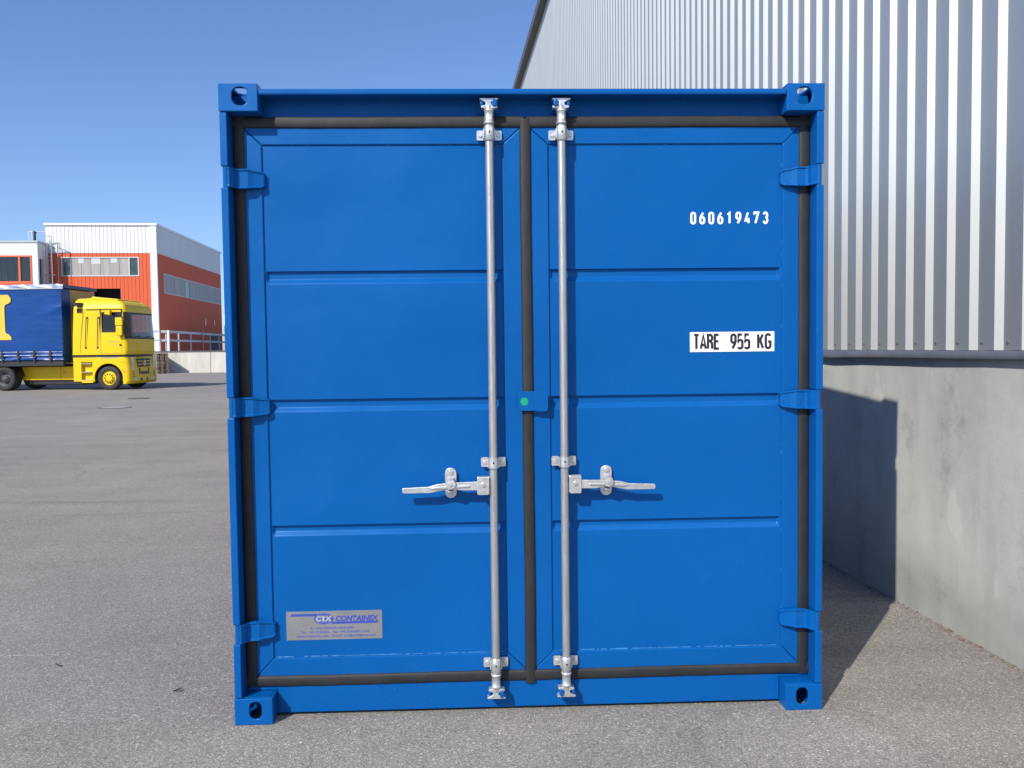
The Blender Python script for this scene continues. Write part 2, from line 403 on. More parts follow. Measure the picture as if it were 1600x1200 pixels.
# cladding sheet with trapezoidal ribs
mb = MB(); pitch = .193; crest = .070; run = .030; dep = .028
prof = []; w = W0; k = 0
ph = .5756 - .012
start = ph - math.ceil((ph - W0) / pitch) * pitch
w = start
while w < W1:
    # going away: flank facing the camera, then crest, far flank, trough
    prof += [(w, 0), (w + run, -dep), (w + run + crest, -dep), (w + 2 * run + crest, 0)]
    w += pitch
UX = 3.575
rows = [[(UX + d, ww, z) for ww, d in prof] for z in (1.492, 9.9)]
mb.grid(rows)
mb.build('cladding_sheet', CLAD, hall, HO, recalc=False)
# closure, flashing
fl = MB(); n = 140
rowsf = []
for j, (du, z) in enumerate(((.06, 1.492), (-.034, 1.489), (-.040, 1.462), (-.036, 1.452), (.05, 1.452))):
    row = []
    for i in range(n + 1):
        ww = W0 + (W1 - W0) * i / n
        wav = .006 * math.sin(ww * 2.1 + 1) + .004 * math.sin(ww * 5.3)
        row.append((3.55 + du + (wav if 0 < j < 4 else 0) * .6, ww, z + (min(0, wav * 1.2) - .008 if j in (2, 3) else 0) - (.006 * 0)))
    rowsf.append(row)
fl.grid(rowsf, True); fl.build('flashing', FLASH, hall, HO)
MB().box(3.60, 3.84, W0, W1, 1.4535, 9.9).build('core_wall', DKP, hall, HO)
MB().box(3.38, 3.60, W0, W1, 9.72, 9.93).build('gutter', GUTTER, hall, HO, bevel=.01)
rf = MB(); rf.prism([(3.50, 9.905), (12.0, 10.9), (20.5, 9.905)], W0, W1, 'y')
rf.v = [(x, y, z + .035) for x, y, z in rf.v]
rf.build('roof', FLASH, hall, HO)
MB().box(3.86, 20.4, W1 - .3, W1, -.2, 9.93).build('end_wall', CLAD, hall, HO)
MB().box(3.86, 20.4, W0, W0 + .3, -.2, 9.93).build('end_wall', CLAD, hall, HO)
MB().box(20.1, 20.4, W0 + .31, W1 - .31, -.2, 9.93).build('rear_wall', CLAD, hall, HO)
# screws at the sheet foot
sc = MB(); w = start
while w < 12:
    c = w + run + crest + 0.005
    for zz in (1.53,):
        sc.cyl((UX - dep * .0 - .002, w + 2 * run + crest + .03, zz), (UX - .008, w + 2 * run + crest + .03, zz), .006, n=8)
    w += pitch
tag(sc.build('screw', FLASH, hall, HO), kind='stuff')
# litter along the wall foot
lt = MB()
for i in range(2200):
    w = random.uniform(-4, 9) ; d = abs(random.gauss(0, .03)) + .002
    r = random.uniform(.002, .008) * (1 if random.random() < .9 else 2)
    u = 3.55 - d; a = random.uniform(0, 3.14)
    x, y = sx_(u, w)
    vs = [(x + r * math.cos(a + q * 2.1) * random.uniform(.6, 1.3), y + r * math.sin(a + q * 2.1) * random.uniform(.6, 1.3), .001) for q in range(3)]
    vs.append((x, y, r * random.uniform(.5, 1)))
    lt.add(vs, [(0, 1, 3), (1, 2, 3), (2, 0, 3)])
LITTER = simple('dry_litter', (.15, .11, .08), .9, var=.6, scale=30)
tag(lt.build('leaf_litter', LITTER), 'dry leaf litter and grit lying along the foot of the concrete wall', 'litter', kind='stuff')

# ------------------------------------------------------------------ the container
CW, CH, CD = 2.438, 2.591, 2.991
cont = thing('shipping_container', 'blue steel storage container with closed double doors, standing on asphalt', 'container', (0, 0, 0))
def casting(x0, top, left, front=True):
    W_, H_, D_ = .155, .110, .170; t = .012
    z0 = CH - H_ if top else 0; z1 = z0 + H_
    y0, y1 = (0, D_) if front else (CD - D_, CD)
    cx = (x0 + W_ / 2) + (.008 if left else -.008)
    if top:
        cz = z0 + .060
        hole = rrect(cx - .033, cx + .033, cz - .036, cz + .036, .031, 6)
        if left: hole = [(min(x, cx + .027), z) for x, z in hole]
        else: hole = [(max(x, cx - .027), z) for x, z in hole]
    else:
        cz = z0 + .060; hole = rrect(cx - .0245, cx + .0245, cz - .036, cz + .036, .024, 6)
    fa, fb = (y0, y0 + t) if front else (y1 - t, y1)
    ba, bb = (y1 - t, y1) if front else (y0, y0 + t)
    m = plate([(x0, z0), (x0 + W_, z0), (x0 + W_, z1), (x0, z1)], [hole], fa, fb, lambda u, v, a: (u, a, v))
    m.box(x0, x0 + W_, ba, bb, z0, z1)
    ya, yb = y0 + t, y1 - t
    sxo = (x0, x0 + t) if left else (x0 + W_ - t, x0 + W_)
    sxi = (x0 + W_ - t, x0 + W_) if left else (x0, x0 + t)
    ym = (ya + yb) / 2
    merge(m, plate([(ya, z0), (yb, z0), (yb, z1), (ya, z1)], [rrect(ym - .02, ym + .035, z0 + .03, z0 + .075, .02, 4)], *sxo, lambda u, v, a: (a, u, v)))
    m.box(*sxi, ya, yb, z0, z1)
    za, zb = ((z1 - t, z1) if top else (z0, z0 + t)); zc, zd = ((z0, z0 + t) if top else (z1 - t, z1))
    xa, xb = x0 + t, x0 + W_ - t; xm = (xa + xb) / 2
    merge(m, plate([(xa, ya), (xb, ya), (xb, yb), (xa, yb)], [rrect(xm - .03, xm + .03, ym - .055, ym + .055, .028, 4)], za, zb, lambda u, v, a: (u, v, a)))
    m.box(xa, xb, ya, yb, zc, zd)
    bm = None
    return m
for front in (True, False):
    for top in (True, False):
        for left in (True, False):
            x0 = 0 if left else CW - .155
            o = casting(x0, top, left, front).build('corner_casting', PAINT, cont, bevel=.0035)
# corner posts: flange strip in three gaps + recessed web
gaps = [(.335, .415), (1.262, 1.342), (2.184, 2.266)]
for left in (True, False):
    s = 1 if left else -1; X = 0 if left else CW
    def bx(m, a, b, y0, y1, z0, z1):
        xa, xb = sorted((X + s * a, X + s * b)); m.box(xa, xb, y0, y1, z0, z1)
    zs = [.112] + [v for gp in gaps for v in gp] + [2.479]
    for a, b in zip(zs[::2], zs[1::2]):
        m = MB(); bx(m, .002, .031, .001, .085, a + .001, b - .001)
        m.build('post_flange', PAINT, cont, bevel=.0035)
    for a, b in gaps:
        m = MB(); bx(m, .012, .030, .030, .0865, a, b); m.build('leak_stop_block', PAINT, cont)  # blocks added behind the hinge gaps to stop sunlight leaking through
    m = MB(); bx(m, .004, .030, .087, .16, .112, 2.479); bx(m, .031, .075, .100, .16, .112, 2.479)
    m.build('corner_post', PAINT, cont, bevel=.002)
    m = MB(); bx(m, .002, .12, CD - .12, CD - .002, .112, 2.479); m.build('corner_post', PAINT, cont, bevel=.002)
# header
m = MB(); m.box(.157, CW - .157, .004, .095, 2.552, 2.570); m.box(.157, CW - .157, .004, .012, 2.548, 2.5515)
m.build('header_lip', PAINT, cont, bevel=.0025)
m = MB(); m.box(.032, CW - .032, .096, .15, 2.474, 2.568); m.box(.157, CW - .157, .082, .0955, 2.479, 2.4855)
m.build('header', PAINT, cont, bevel=.001)
# sill
m = MB(); m.box(.157, CW - .157, .080, .16, .014, .128); m.box(.032, .1565, .082, .16, .112, .128); m.box(CW - .1565, CW - .032, .082, .16, .112, .128)
m.build('sill', PAINT, cont, bevel=.002)
# side walls with shallow vertical ribs, rails, roof, rear wall
for left in (True, False):
    s = 1 if left else -1; X = 0 if left else CW
    rows = [[], []]; y = .165; pts = []
    while y < CD - .16:
        pts += [(y, .030), (y + .09, .030), (y + .125, .008), (y + .235, .008), (y + .27, .030)]; y += .27
    for j, z in enumerate((.14, 2.50)):
        rows[j] = [(X + s * d, yy, z) for yy, d in pts]
    m = MB(); m.grid(rows); m.build('side_wall', PAINT, cont, recalc=False)
    for z0, z1 in ((.014, .14), (2.50, 2.572)):
        m = MB(); xa, xb = sorted((X + s * .003, X + s * .06)); m.box(xa, xb, .172, CD - .172, z0, z1)
        m.build('side_rail', PAINT, cont, bevel=.003)
m = MB(); m.box(.062, CW - .062, .151, CD - .151, 2.545, 2.5655); m.build('roof', PAINT, cont)
m = MB(); m.box(.125, CW - .125, CD - .10, CD - .02, .014, 2.57); m.build('rear_wall', PAINT, cont)
m = MB(); m.box(.062, CW - .062, .162, CD - .162, .10, .13); m.build('floor', PAINT, cont)

YD = .080
def gasket_strip(m, p0, p1, wd=.0235, pr=.016):
    # half round rubber strip between p0 and p1 (x,z)
    a = Vector((p1[0] - p0[0], p1[1] - p0[1])); L = a.length; a /= L; nn = Vector((-a.y, a.x)); n = 10; k = max(2, int(L / .05))
    rows = []
    for j in range(k + 1):
        c = Vector(p0) + a * (L * j / k); row = []
        wob = .0004 * math.sin(j * 1.7) + .0007 * math.sin(j * .31 + 2)
        ends = 0
        for i in range(n + 1):
            t = math.pi * i / n; q = c + nn * ((wd + ends) * math.cos(t) + wob)
            row.append((q.x, YD + .006 - (pr + .0008 * math.sin(j * 2.3)) * (max(0, math.sin(t)) ** .42), q.y))
        rows.append(row)
    m.grid(rows, True)
def half_leaf(left):
    s = 1 if left else -1; X = 0 if left else CW
    def fx(x): return X + s * x
    door = bpy.data.objects.new('door', None); C.objects.link(door); door.parent = cont
    door['label'] = 'left container door with silver company sticker' if left else 'right container door with white number and tare plate'
    # frame: mitred members, outer rect vs inner rect
    ox0, ox1, oz0, oz1 = .060, 1.2175, .130, 2.472
    ix0, ix1, iz0, iz1 = .145, 1.124, .247, 2.367
    gp = .0009
    def member(pts):
        mm = MB(); pp = [(fx(a), b) for a, b in pts]; mm.prism(pp, YD, YD + .045, 'y')
        mm.build('frame_member', PAINT, door, bevel=.0042, seg=3)
    # visible outer corners are under the gasket; mitre runs to (0.078,2.433)
    member([(ox0, oz1), (ox0 + .018, 2.433), (ix0, iz1 + gp), (ix1, iz1 + gp), (ox1 - .02, 2.433), (ox1, oz1)])
    member([(ox0, oz0), (ox0 + .018, .174), (ix0, iz0 - gp), (ix1, iz0 - gp), (ox1 - .02, .174), (ox1, oz0)])
    member([(ox0, oz0 + gp * 2), (ox0 + .018 - gp, .174 + gp), (ix0, iz0 + gp), (ix0, iz1 - gp), (ox0 + .018 - gp, 2.433 - gp), (ox0, oz1 - gp * 2)])
    member([(ox1, oz0 + gp * 2), (ox1 - .02 + gp, .174 + gp), (ix1, iz0 + gp), (ix1, iz1 - gp), (ox1 - .02 + gp, 2.433 - gp), (ox1, oz1 - gp * 2)])
    # panel with swages
    y_p, dg = YD + .008, .013
    zr = [(iz0 - .01, 0)]
    for a, b in ((.757, .803), (1.275, 1.328), (1.803, 1.856)):
        zr += [(a - .003, 0), (a - .001, 0), (a + .002, .05), (a + .0045, .16), (a + .0175, .86), (a + .020, .96), (a + .0225, 1), (b - .0025, 1), (b, 0), (b + .002, 0)]
    zr += [(iz1 + .01, 0)]
    xs = [ix0 - .01, ix0 + .001, ix0 + .006, ix0 + .014, ix0 + .017] + [ix0 + .017 + (ix1 - ix0 - .034) * i / 12 for i in range(1, 12)] + [ix1 - .017, ix1 - .014, ix1 - .006, ix1 - .001, ix1 + .01]
    fk = [0, 0, .15, .9] + [1] * 13 + [.9, .15, 0, 0]
    rows = []
    for z, d in zr:
        rows.append([(fx(x), y_p + dg * d * k_, z) for x, k_ in zip(xs, fk)])
    pm = MB(); pm.grid(rows); pm.build('door_panel', PAINT, door, recalc=False)
    # thin weld beads where sheet meets frame
    wb = MB()
    for i in range(90):
        x = ix0 + .01 + (ix1 - ix0 - .02) * (i + random.random()) / 90
        if random.random() < .7: wb.cyl((fx(x), y_p - .0005, iz0 + .001), (fx(x + random.uniform(.006, .03)), y_p - .0005, iz0 + .001), random.uniform(.0018, .0042), n=6)
    for i in range(60):
        z = iz0 + (iz1 - iz0) * (i + random.random()) / 60
        if random.random() < .35: wb.cyl((fx(ix0 + .001), y_p - .0005, z), (fx(ix0 + .001), y_p - .0005, z + random.uniform(.004, .02)), random.uniform(.001, .0022), n=6)
    for i in range(30):
        x = ix0 + .01 + (ix1 - ix0 - .02) * (i + random.random()) / 30
        if random.random() < .4: wb.cyl((fx(x), y_p - .0005, iz1 - .001), (fx(x + random.uniform(.006, .03)), y_p - .0005, iz1 - .001), random.uniform(.0012, .0024), n=6)
    tag(wb.build('weld_bead', WELD, door), kind='stuff')
    # gaskets
    gm = MB(); gasket_strip(gm, (fx(.054), .128), (fx(.054), 2.480), .0240); gasket_strip(gm, (fx(.031), 2.457), (fx(1.213), 2.4575)); gasket_strip(gm, (fx(.031), .1495), (fx(1.213), .1495))
    gm.build('gasket', RUBBER, door)
    # hinges
    for zc in (.374, 1.302, 2.225):
        hm = MB()
        sec = [(.016, .006, .040, .040), (.034, .006, .040, .040), (.046, .022, .040, .040), (.054, .041, .040, .040), (.062, .046, .040, .040), (.096, .046, .040, .039), (.116, .057, .036, .036), (.142, .064, .033, .034), (.151, .066, .031, .032), (.156, .069, .027, .028), (.158, .075, .022, .023)]
        th = .008; front = []; back = []
        for x, y, u, d in sec:
            lp = .0045 if x > .05 else .001
            front.append([(fx(x), y + .006, zc + u), (fx(x), y - lp, zc + u - .001), (fx(x), y - lp, zc + u - .0065), (fx(x), y, zc + u - .010), (fx(x), y, zc - d + .010), (fx(x), y - lp, zc - d + .0065), (fx(x), y - lp, zc - d + .001), (fx(x), y + .006, zc - d)])
            back.append([(fx(x), y + th + .006, zc + u), (fx(x), y + th + .006, zc - d)])
        hm.grid(front, False)
        hm.grid([[b[0] for b in back], [b[1] for b in back]])
        hm.grid([[f[0] for f in front], [b[0] for b in back]]); hm.grid([[f[7] for f in front], [b[1] for b in back]])
        e = front[-1]; hm.add(e + back[-1][::-1], [tuple(range(10))])
        # foot pads welded to the door face
        z0, z1 = zc - .030, zc + .028
        hm.box(*sorted((fx(.128), fx(.1545))), .0685, YD - .0005, z0 + .004, z1 - .004)
        hm.build('hinge', PAINT, door, bevel=0)
        km = MB(); km.cyl((fx(.019), .016, zc - .0405), (fx(.019), .016, zc + .0405), .0125, n=18); km.cyl((fx(.019), .016, zc - .046), (fx(.019), .016, zc + .046), .006, n=10)
        km.build('hinge_knuckle', PAINT, door)
    # locking rod with brackets, cams, handle
    rx, ry = 1.072, .036
    rm = MB(); rm.cyl((fx(rx), ry, .10), (fx(rx), ry, 2.51), .0165, n=24); rm.build('locking_rod', RODM, door)
    def bracket(zc, big):
        bm_ = MB()
        hh = .020
        for q in (-1, 1):
            x0, x1 = sorted((rx + q * .019, rx + q * .051))
            bm_.prism([(fx(a), b) for a, b in rrect(x0, x1, zc - hh, zc + hh, .006, 3)], YD - .014, YD - .008, 'y')
            bm_.box(*sorted((fx(x0 + .003), fx(x1 - .003))), YD - .0078, YD - .0005, zc - hh + .004, zc + hh - .004)
            bm_.cyl((fx(rx + q * .036), YD - .014, zc), (fx(rx + q * .036), YD - .021, zc), .0085, .0075, n=6)
            xa, xb = sorted((rx + q * .019, rx + q * .0245)); bm_.box(*sorted((fx(xa), fx(xb))), ry - .004, YD - .012, zc - hh * .9, zc + hh * .9)
        n = 14; rows = []
        for z in ((zc - .021, zc + .021) if not big else (zc - .030, zc - .027, zc + .027, zc + .030)):
            row = []
            rr = .0215 if not big or abs(z - zc) < .0275 else .0185
            for i in range(n + 1):
                t = math.pi * i / n; row.append((fx(rx) + rr * math.cos(t), ry - .002 - rr * math.sin(t), z))
            rows.append(row)
        bm_.grid(rows, True)
        for z in (zc - .021, zc + .021) if not big else (zc - .030, zc + .030):
            ri, ro = .0168, .0215 if not big else .0187
            bm_.grid([[(fx(rx) + r_ * math.cos(math.pi * i / n), ry - .002 - r_ * math.sin(math.pi * i / n), z) for i in range(n + 1)] for r_ in (ri, ro)])
        bm_.build('rod_bracket', GALV, door, recalc=True)
        hb = MB(); hb.cyl((fx(rx), ry - .0232, zc + .002), (fx(rx), ry - .0242, zc + .002), .0042, n=10); hb.build('rivet_hole', BLACK, door)
    bracket(1.058, False); bracket(2.400, True); bracket(.212, True)
    for zc, q in ((2.400, 1), (.212, -1)):
        cm = MB()
        cm.lathe([(q * .036, .0175), (q * .037, .0215), (q * .046, .0215), (q * .048, .0185), (q * .085, .0180), (q * .088, .0205), (q * .095, .0205), (q * .098, .012)], (fx(rx), ry, zc), 'z', 20)
        cm.build('rod_collar', GALV, door)
        # cam head: waist and two hooked flanges
        hd = MB(); z0 = zc + q * .097
        def Z(v): return z0 + q * v
        prof2 = [(-.018, 0), (.017, 0), (.033, .002), (.036, .009), (.012, .013), (.009, .026), (.030, .033), (.040, .040), (.036, .0425), (-.036, .0425), (-.038, .036), (-.022, .030), (-.013, .024), (-.013, .015), (-.030, .011), (-.032, .004)]
        hd.prism([(fx(rx) + s * a, Z(b)) for a, b in prof2], ry - .014, ry + .022, 'y')
        hd.build('cam_head', GALV, door, bevel=.002)
        for poly, ya_ in ((((.013, .010), (.030, .008), (.034, .016), (.030, .030), (.024, .038), (.015, .034)), ry - .022), (((-.022, .012), (-.033, .012), (-.037, .022), (-.030, .030), (-.022, .028)), ry - .010)):
            kp = MB(); kp.prism([(fx(rx) + s * a, Z(b)) for a, b in poly], ya_, YD + .004, 'y'); kp.build('cam_keeper', PAINT, cont, bevel=.003)
        bp = MB(); bp.box(fx(rx) - .045, fx(rx) + .045, YD + .0005 if q < 0 else YD + .008, YD + .012 if q < 0 else YD + .0155, min(Z(-.004), Z(.052)), max(Z(-.004), Z(.052)))
        if q > 0: bp.build('keeper_plate', PAINT, cont, bevel=.002)
    # handle
    hz = .965
    hm = MB(); hx = lambda a: fx(rx - a)
    hm.prism([(hx(.018 + a), hz + b) for a, b in rrect(0, .050, -.037, .036, .007, 3)], ry - .018, ry + .004, 'y')
    hm.cyl((hx(.043), ry - .018, hz + .006), (hx(.043), ry - .025, hz + .006), .009, .007, n=16)
    hm.prism([(hx(.016), hz + .030), (hx(.068), hz + .030), (hx(.068), hz + .037), (hx(.016), hz + .037)], ry - .012, ry + .020, 'y')
    hm.build('handle_hub', GALV, door, bevel=.002)
    lv = MB()
    top = [(.066, .018), (.150, .016), (.190, .014), (.230, .010), (.268, .0), (.300, -.001), (.372, -.004), (.376, -.008)]
    bot = [(.376, -.022), (.372, -.026), (.262, -.026), (.240, -.022), (.200, -.014), (.170, -.012), (.130, -.018), (.066, -.018)]
    lv.prism([(hx(a), hz + b) for a, b in top + bot], ry - .012, ry - .002, 'y')
    lv.prism([(hx(a), hz + b) for a, b in ((.10, .004), (.160, .004), (.24, .000), (.262, -.006), (.24, -.010), (.16, -.006), (.10, -.002))], ry - .019, ry - .0125, 'y')
    lv.build('handle', GALV, door, bevel=.002)
    et = MB()   # embossed grip marks
    for i in range(9):
        et.box(*sorted((hx(.30 + i * .0075), hx(.3048 + i * .0075))), ry - .0132, ry - .0118, hz - .013 - (i % 2) * .004, hz - .008 - (i % 2) * .004)
    tag(et.build('grip_marks', GALV, door), kind='stuff')
    ct = MB(); cxx = .178
    ct.prism([(hx(cxx + a), hz + b) for a, b in rrect(-.024, .024, -.056, .070, .0235, 6)], YD - .008, YD - .0005 + .0, 'y')
    for b in (.052, -.038):
        ct.cyl((hx(cxx), YD - .008, hz + b), (hx(cxx), YD - .012, hz + b), .012, n=16); ct.cyl((hx(cxx), YD - .012, hz + b), (hx(cxx), YD - .020, hz + b), .0085, .007, n=6)
    ct.box(*sorted((hx(cxx - .013), hx(cxx + .013))), ry + .002, YD - .0085, hz - .014, hz + .030)
    ct.box(*sorted((hx(cxx - .010), hx(cxx + .012))), ry - .004, YD - .0085, hz - .027, hz - .021)
    ct.build('handle_catch', GALV, door, bevel=.0015)
    hn = MB(); hn.cyl((hx(cxx), ry - .030, hz + .012), (hx(cxx), ry - .0195, hz + .012), .0215, .0235, n=8); hn.cyl((hx(cxx), ry - .036, hz + .012), (hx(cxx), ry - .0305, hz + .012), .008, n=10)
    hn.build('handle_knob', GALV, door, bevel=.002)
    return door
dl_ = half_leaf(True); dr_ = half_leaf(False)
# centre gasket belongs to the right leaf
gm = MB(); gasket_strip(gm, (1.2195, .118), (1.2195, 2.470), .0235, .019)
tip = MB(); tip.prism([(1.197, .140), (1.2195, .112), (1.242, .140)], YD - .010, YD + .004, 'y'); merge(gm, tip)
gm.build('centre_gasket', RUBBER, dr_)
# centre catch plate
cp = MB()
th = .006
sec = [(1.176, .054), (1.238, .054), (1.246, .060), (1.254, .060), (1.303, .062)]
def cpz(x): return (1.271, 1.349) if x < 1.245 else (1.267, 1.352)
pts = rrect(1.178, 1.302, 1.270, 1.350, .016, 5)
pl = plate(pts, [], .052, .0585, lambda u, v, a: (u, a, v))
pl.box(1.262, 1.296, .0590, YD - .0005, 1.278, 1.343)
pl.prism([(x, z) for x, z in rrect(1.243, 1.3015, 1.2665, 1.3535, .014, 5)], .0475, .0515, 'y')
pl.build('catch_plate', PAINT, dr_, bevel=.0018)
gd = MB(); gd.cyl((1.2035, .0518, 1.3085), (1.2035, .0509, 1.3085), .0165, n=32); gd.build('green_dot', GREEN, dr_)
# marks on the right door
YP = YD + .008
stroke_text('060619473', 1.9105, 2.0405, .0435, .37, .875, .20, YP - .0012).build('number_marking', WHITE, dr_, recalc=False)
pl = MB(); pl.box(1.9035, 2.2615, YP - .0014, YP - .0004, 1.5045, 1.5875); pl.build('tare_plate', WHITE, dr_)
stroke_text('TARE', 1.922, 1.5175, .058, .30, .50, .185, YP - .0018).build('tare_lettering', BLACK, dr_, recalc=False)
stroke_text('955', 2.0790, 1.5175, .058, .30, .50, .185, YP - .0018).build('tare_lettering', BLACK, dr_, recalc=False)
stroke_text('KG', 2.1930, 1.5175, .058, .33, .56, .185, YP - .0018).build('tare_lettering', BLACK, dr_, recalc=False)
# company sticker on the left door
SX, SZ, SW, SH = .198, .3185, .399, .121
pl = MB(); pl.box(SX, SX + SW, YP - .0012, YP - .0004, SZ, SZ + SH); pl.build('company_sticker', STICK, dl_)
yt = YP - .0016
lg = MB()
lg.add([(SX + .014, yt, SZ + .100), (SX + .128, yt, SZ + .100), (SX + .128, yt, SZ + .110), (SX + .024, yt, SZ + .110)], [(0, 1, 2, 3)])
lg.add([(SX + .188, yt, SZ + .066), (SX + .376, yt, SZ + .066), (SX + .384, yt, SZ + .0755), (SX + .188, yt, SZ + .0755)], [(0, 1, 2, 3)])
el = [(SX + .156 + .0405 * math.cos(2 * math.pi * i / 36), yt - .0001, SZ + .0885 + .0245 * math.sin(2 * math.pi * i / 36)) for i in range(36)]
lg.add(el, [tuple(range(36))]); lg.build('logo_mark', PRINT, dl_, recalc=False)
gl_ = MB()
for rx_ in (.014, .030):
    for sg in (-1, 1):
        pts = [(SX + .156 + sg * rx_ * math.cos(R(a)), SZ + .0885 + .0238 * math.sin(R(a))) for a in range(-80, 81, 16)]
        ribbon(gl_, pts, .0006, yt - .0003, False, lambda p, yy: (p.x, yy, p.y))
for dz in (.0145, -.0145):
    pts = [(SX + .156 + .033 * a / 10, SZ + .0885 + dz - .002 * (a / 10) ** 2 * (1 if dz > 0 else -1)) for a in range(-10, 11, 2)]
    ribbon(gl_, pts, .0006, yt - .0003, False, lambda p, yy: (p.x, yy, p.y))
gl_.build('logo_lines', LOGOG, dl_, recalc=False)
font_text('CTX', 'logo_lettering', LOGOG, dl_, SX + .122, SZ + .079, yt - .0005, .0285, .070, .12, .0022)
font_text('CONTAINEX', 'company_name', PRINT, dl_, SX + .205, SZ + .0775, yt, .031, .180, .18, .0013)
for txt, wd, cx, z in (('A - 2355 WIENER NEUDORF', .182, .190, .044), ('Tel.: +43 2236/601 - Fax: +43 2236/601-1234', .285, .202, .0275), ('www.containex.com - E-mail: ctx@containex.com', .330, .206, .0115)):
    font_text(txt, 'address_line', PRINT, dl_, SX + cx - wd / 2, SZ + z, yt, .0135, wd, 0, .0002)

# ------------------------------------------------------------------ background buildings (site axes)
ob = thing('orange_building', 'orange and white sheet-clad warehouse with a long window and open doorway', 'building', (*sx_(-24.2, 62), 0), SITE)
OB = (-24.2, 62, 0)
UL, UR, WF, WB = -28.25, -20.25, 62.0, 80.7
bd = MB()
bd.box(UL, -25.0, WF + .06, WF + .3, 0, 11.1); bd.box(-23.0, UR - .06, WF + .06, WF + .3, 0, 11.1); bd.box(-24.999, -23.001, WF + .06, WF + .3, 6.36, 11.1)
bd.box(UR - .3, UR - .06, WF + .31, WB, 0, 11.1); bd.box(UL, UL + .3, WF + .31, WB, 0, 11.1); bd.box(UL + .31, UR - .31, WB - .3, WB - .01, 0, 11.1)
bd.box(UL + .31, UR - .31, WF + .31, WB - .31, 10.8, 11.05)
bd.build('wall', DKP, ob, OB)
n = 27; pw = (-20.72 - UL) / n
for i in range(n):
    a = UL + i * pw + .012; b = UL + (i + 1) * pw - .012
    j = random.uniform(-.006, .006)
    MB().box(a, b, WF + j, WF + .055, 9.02, 11.08).build('wall_panel', SWHITE, ob, OB)
    # orange: above window, beside, below
    segs = [(0, 9.0)]
    mid = (a + b) / 2
    if -27.16 < mid < -21.56: segs = [(8.73, 9.0), (0, 7.28)]
    out = []
    for z0, z1 in segs:
        if -25.0 < mid < -23.0: z0 = max(z0, 6.36)
        out.append((z0, z1))
    for z0, z1 in out:
        MB().box(a, b, WF + j, WF + .055, z0, z1).build('wall_panel', ORANGE, ob, OB)
MB().box(-20.71, UR + .02, WF - .03, WF + .16, 0, 11.1).build('corner_trim', TRIM, ob, OB)
m = MB(); m.box(UL - .05, UR + .10, WF - .10, WF + .25, 11.09, 11.25); m.box(UR - .2, UR + .10, WF + .251, WB + .1, 11.09, 11.25); m.build('parapet_cap', TRIM, ob, OB)
MB().box(-24.99, -23.01, WF + .9, WF + .95, 0, 6.4).build('doorway', VOID, ob, OB)
# side cladding
k = 46; pw2 = (WB - WF - .17) / k
for i in range(k):
    a = WF + .17 + i * pw2 + .01; b = a + pw2 - .02
    MB().box(UR - .055, UR, a, b, 9.02, 11.08).build('wall_panel', SWHITE, ob, OB)
    for z0, z1 in (((0, 9.0),) if not 63.5 < (a + b) / 2 < 80.4 else ((7.62, 9.0), (0, 6.08))):
        MB().box(UR - .055, UR, a, b, z0, z1).build('wall_panel', ORANGE, ob, OB)
# front window
wn = MB()
for z0, z1 in ((7.28, 7.36), (8.66, 8.73)): wn.box(-27.17, -21.55, WF - .03, WF + .06, z0, z1)
for u0, u1 in ((-27.17, -27.09), (-26.52, -26.44), (-22.30, -22.22), (-21.63, -21.55)): wn.box(u0, u1, WF - .028, WF + .058, 7.361, 8.659)
win = wn.build('window', WFRAME, ob, OB)
MB().box(-27.08, -26.53, WF + .02, WF + .05, 7.37, 8.65).build('pane', PANE, win, (0, 0, 0)); MB().box(-22.21, -21.64, WF + .02, WF + .05, 7.37, 8.65).build('pane', PANE, win)
nn_ = 6
for i in range(nn_):
    a = -26.435 + i * (4.13 / nn_); MB().box(a + .01, a + 4.13 / nn_ - .01, WF + .015 + .006 * (i % 2), WF + .05, 7.37, 8.65).build('pane', POLY, win)
for u0, u1, z0 in ((-25.95, -25.55, 8.25), (-25.0, -24.35, 8.2), (-23.6, -23.15, 8.3)):
    MB().box(u0, u1, WF + .006, WF + .013, z0, 8.64).build('blind', WFRAME, win)
for c in win.children: c.location = (0, 0, 0); c.data.transform(Matrix.Translation((-OB[0], -OB[1], 0))) if max(abs(v.co.y) for v in c.data.vertices) > 30 else None
# side window
sw = MB()
for z0, z1 in ((6.08, 6.15), (7.54, 7.62)): sw.box(UR - .05, UR + .03, 63.5, 80.4, z0, z1)
for w_ in (63.5, 69.0, 70.2, 74.8, 80.32): sw.box(UR - .048, UR + .028, w_, w_ + .08, 6.151, 7.539)
win = sw.build('window', WFRAME, ob, OB)
def pane(u0, u1, w0, w1, z0, z1, mat, nm='pane', par=None): return MB().box(u0, u1, w0, w1, z0, z1).build(nm, mat, par, OB)
for a, b, mt in ((63.6, 66.2, POLY), (66.24, 68.98, POLY), (69.1, 70.18, PANE), (70.3, 74.78, POLY), (74.9, 80.3, POLY)):
    pane(UR - .04, UR - .005, a, b, 6.16, 7.53, mt, par=win)
for w_ in (74.7, 77.7): pane(UR + .001, UR + .03, w_, w_ + .28, 3.9, 4.5, PANE, 'vent', ob)
pane(UR + .001, UR + .04, 76.4, 79.6, 1.6, 3.1, simple('dark_green_door', (.03, .06, .045), .5), 'side_door', ob)

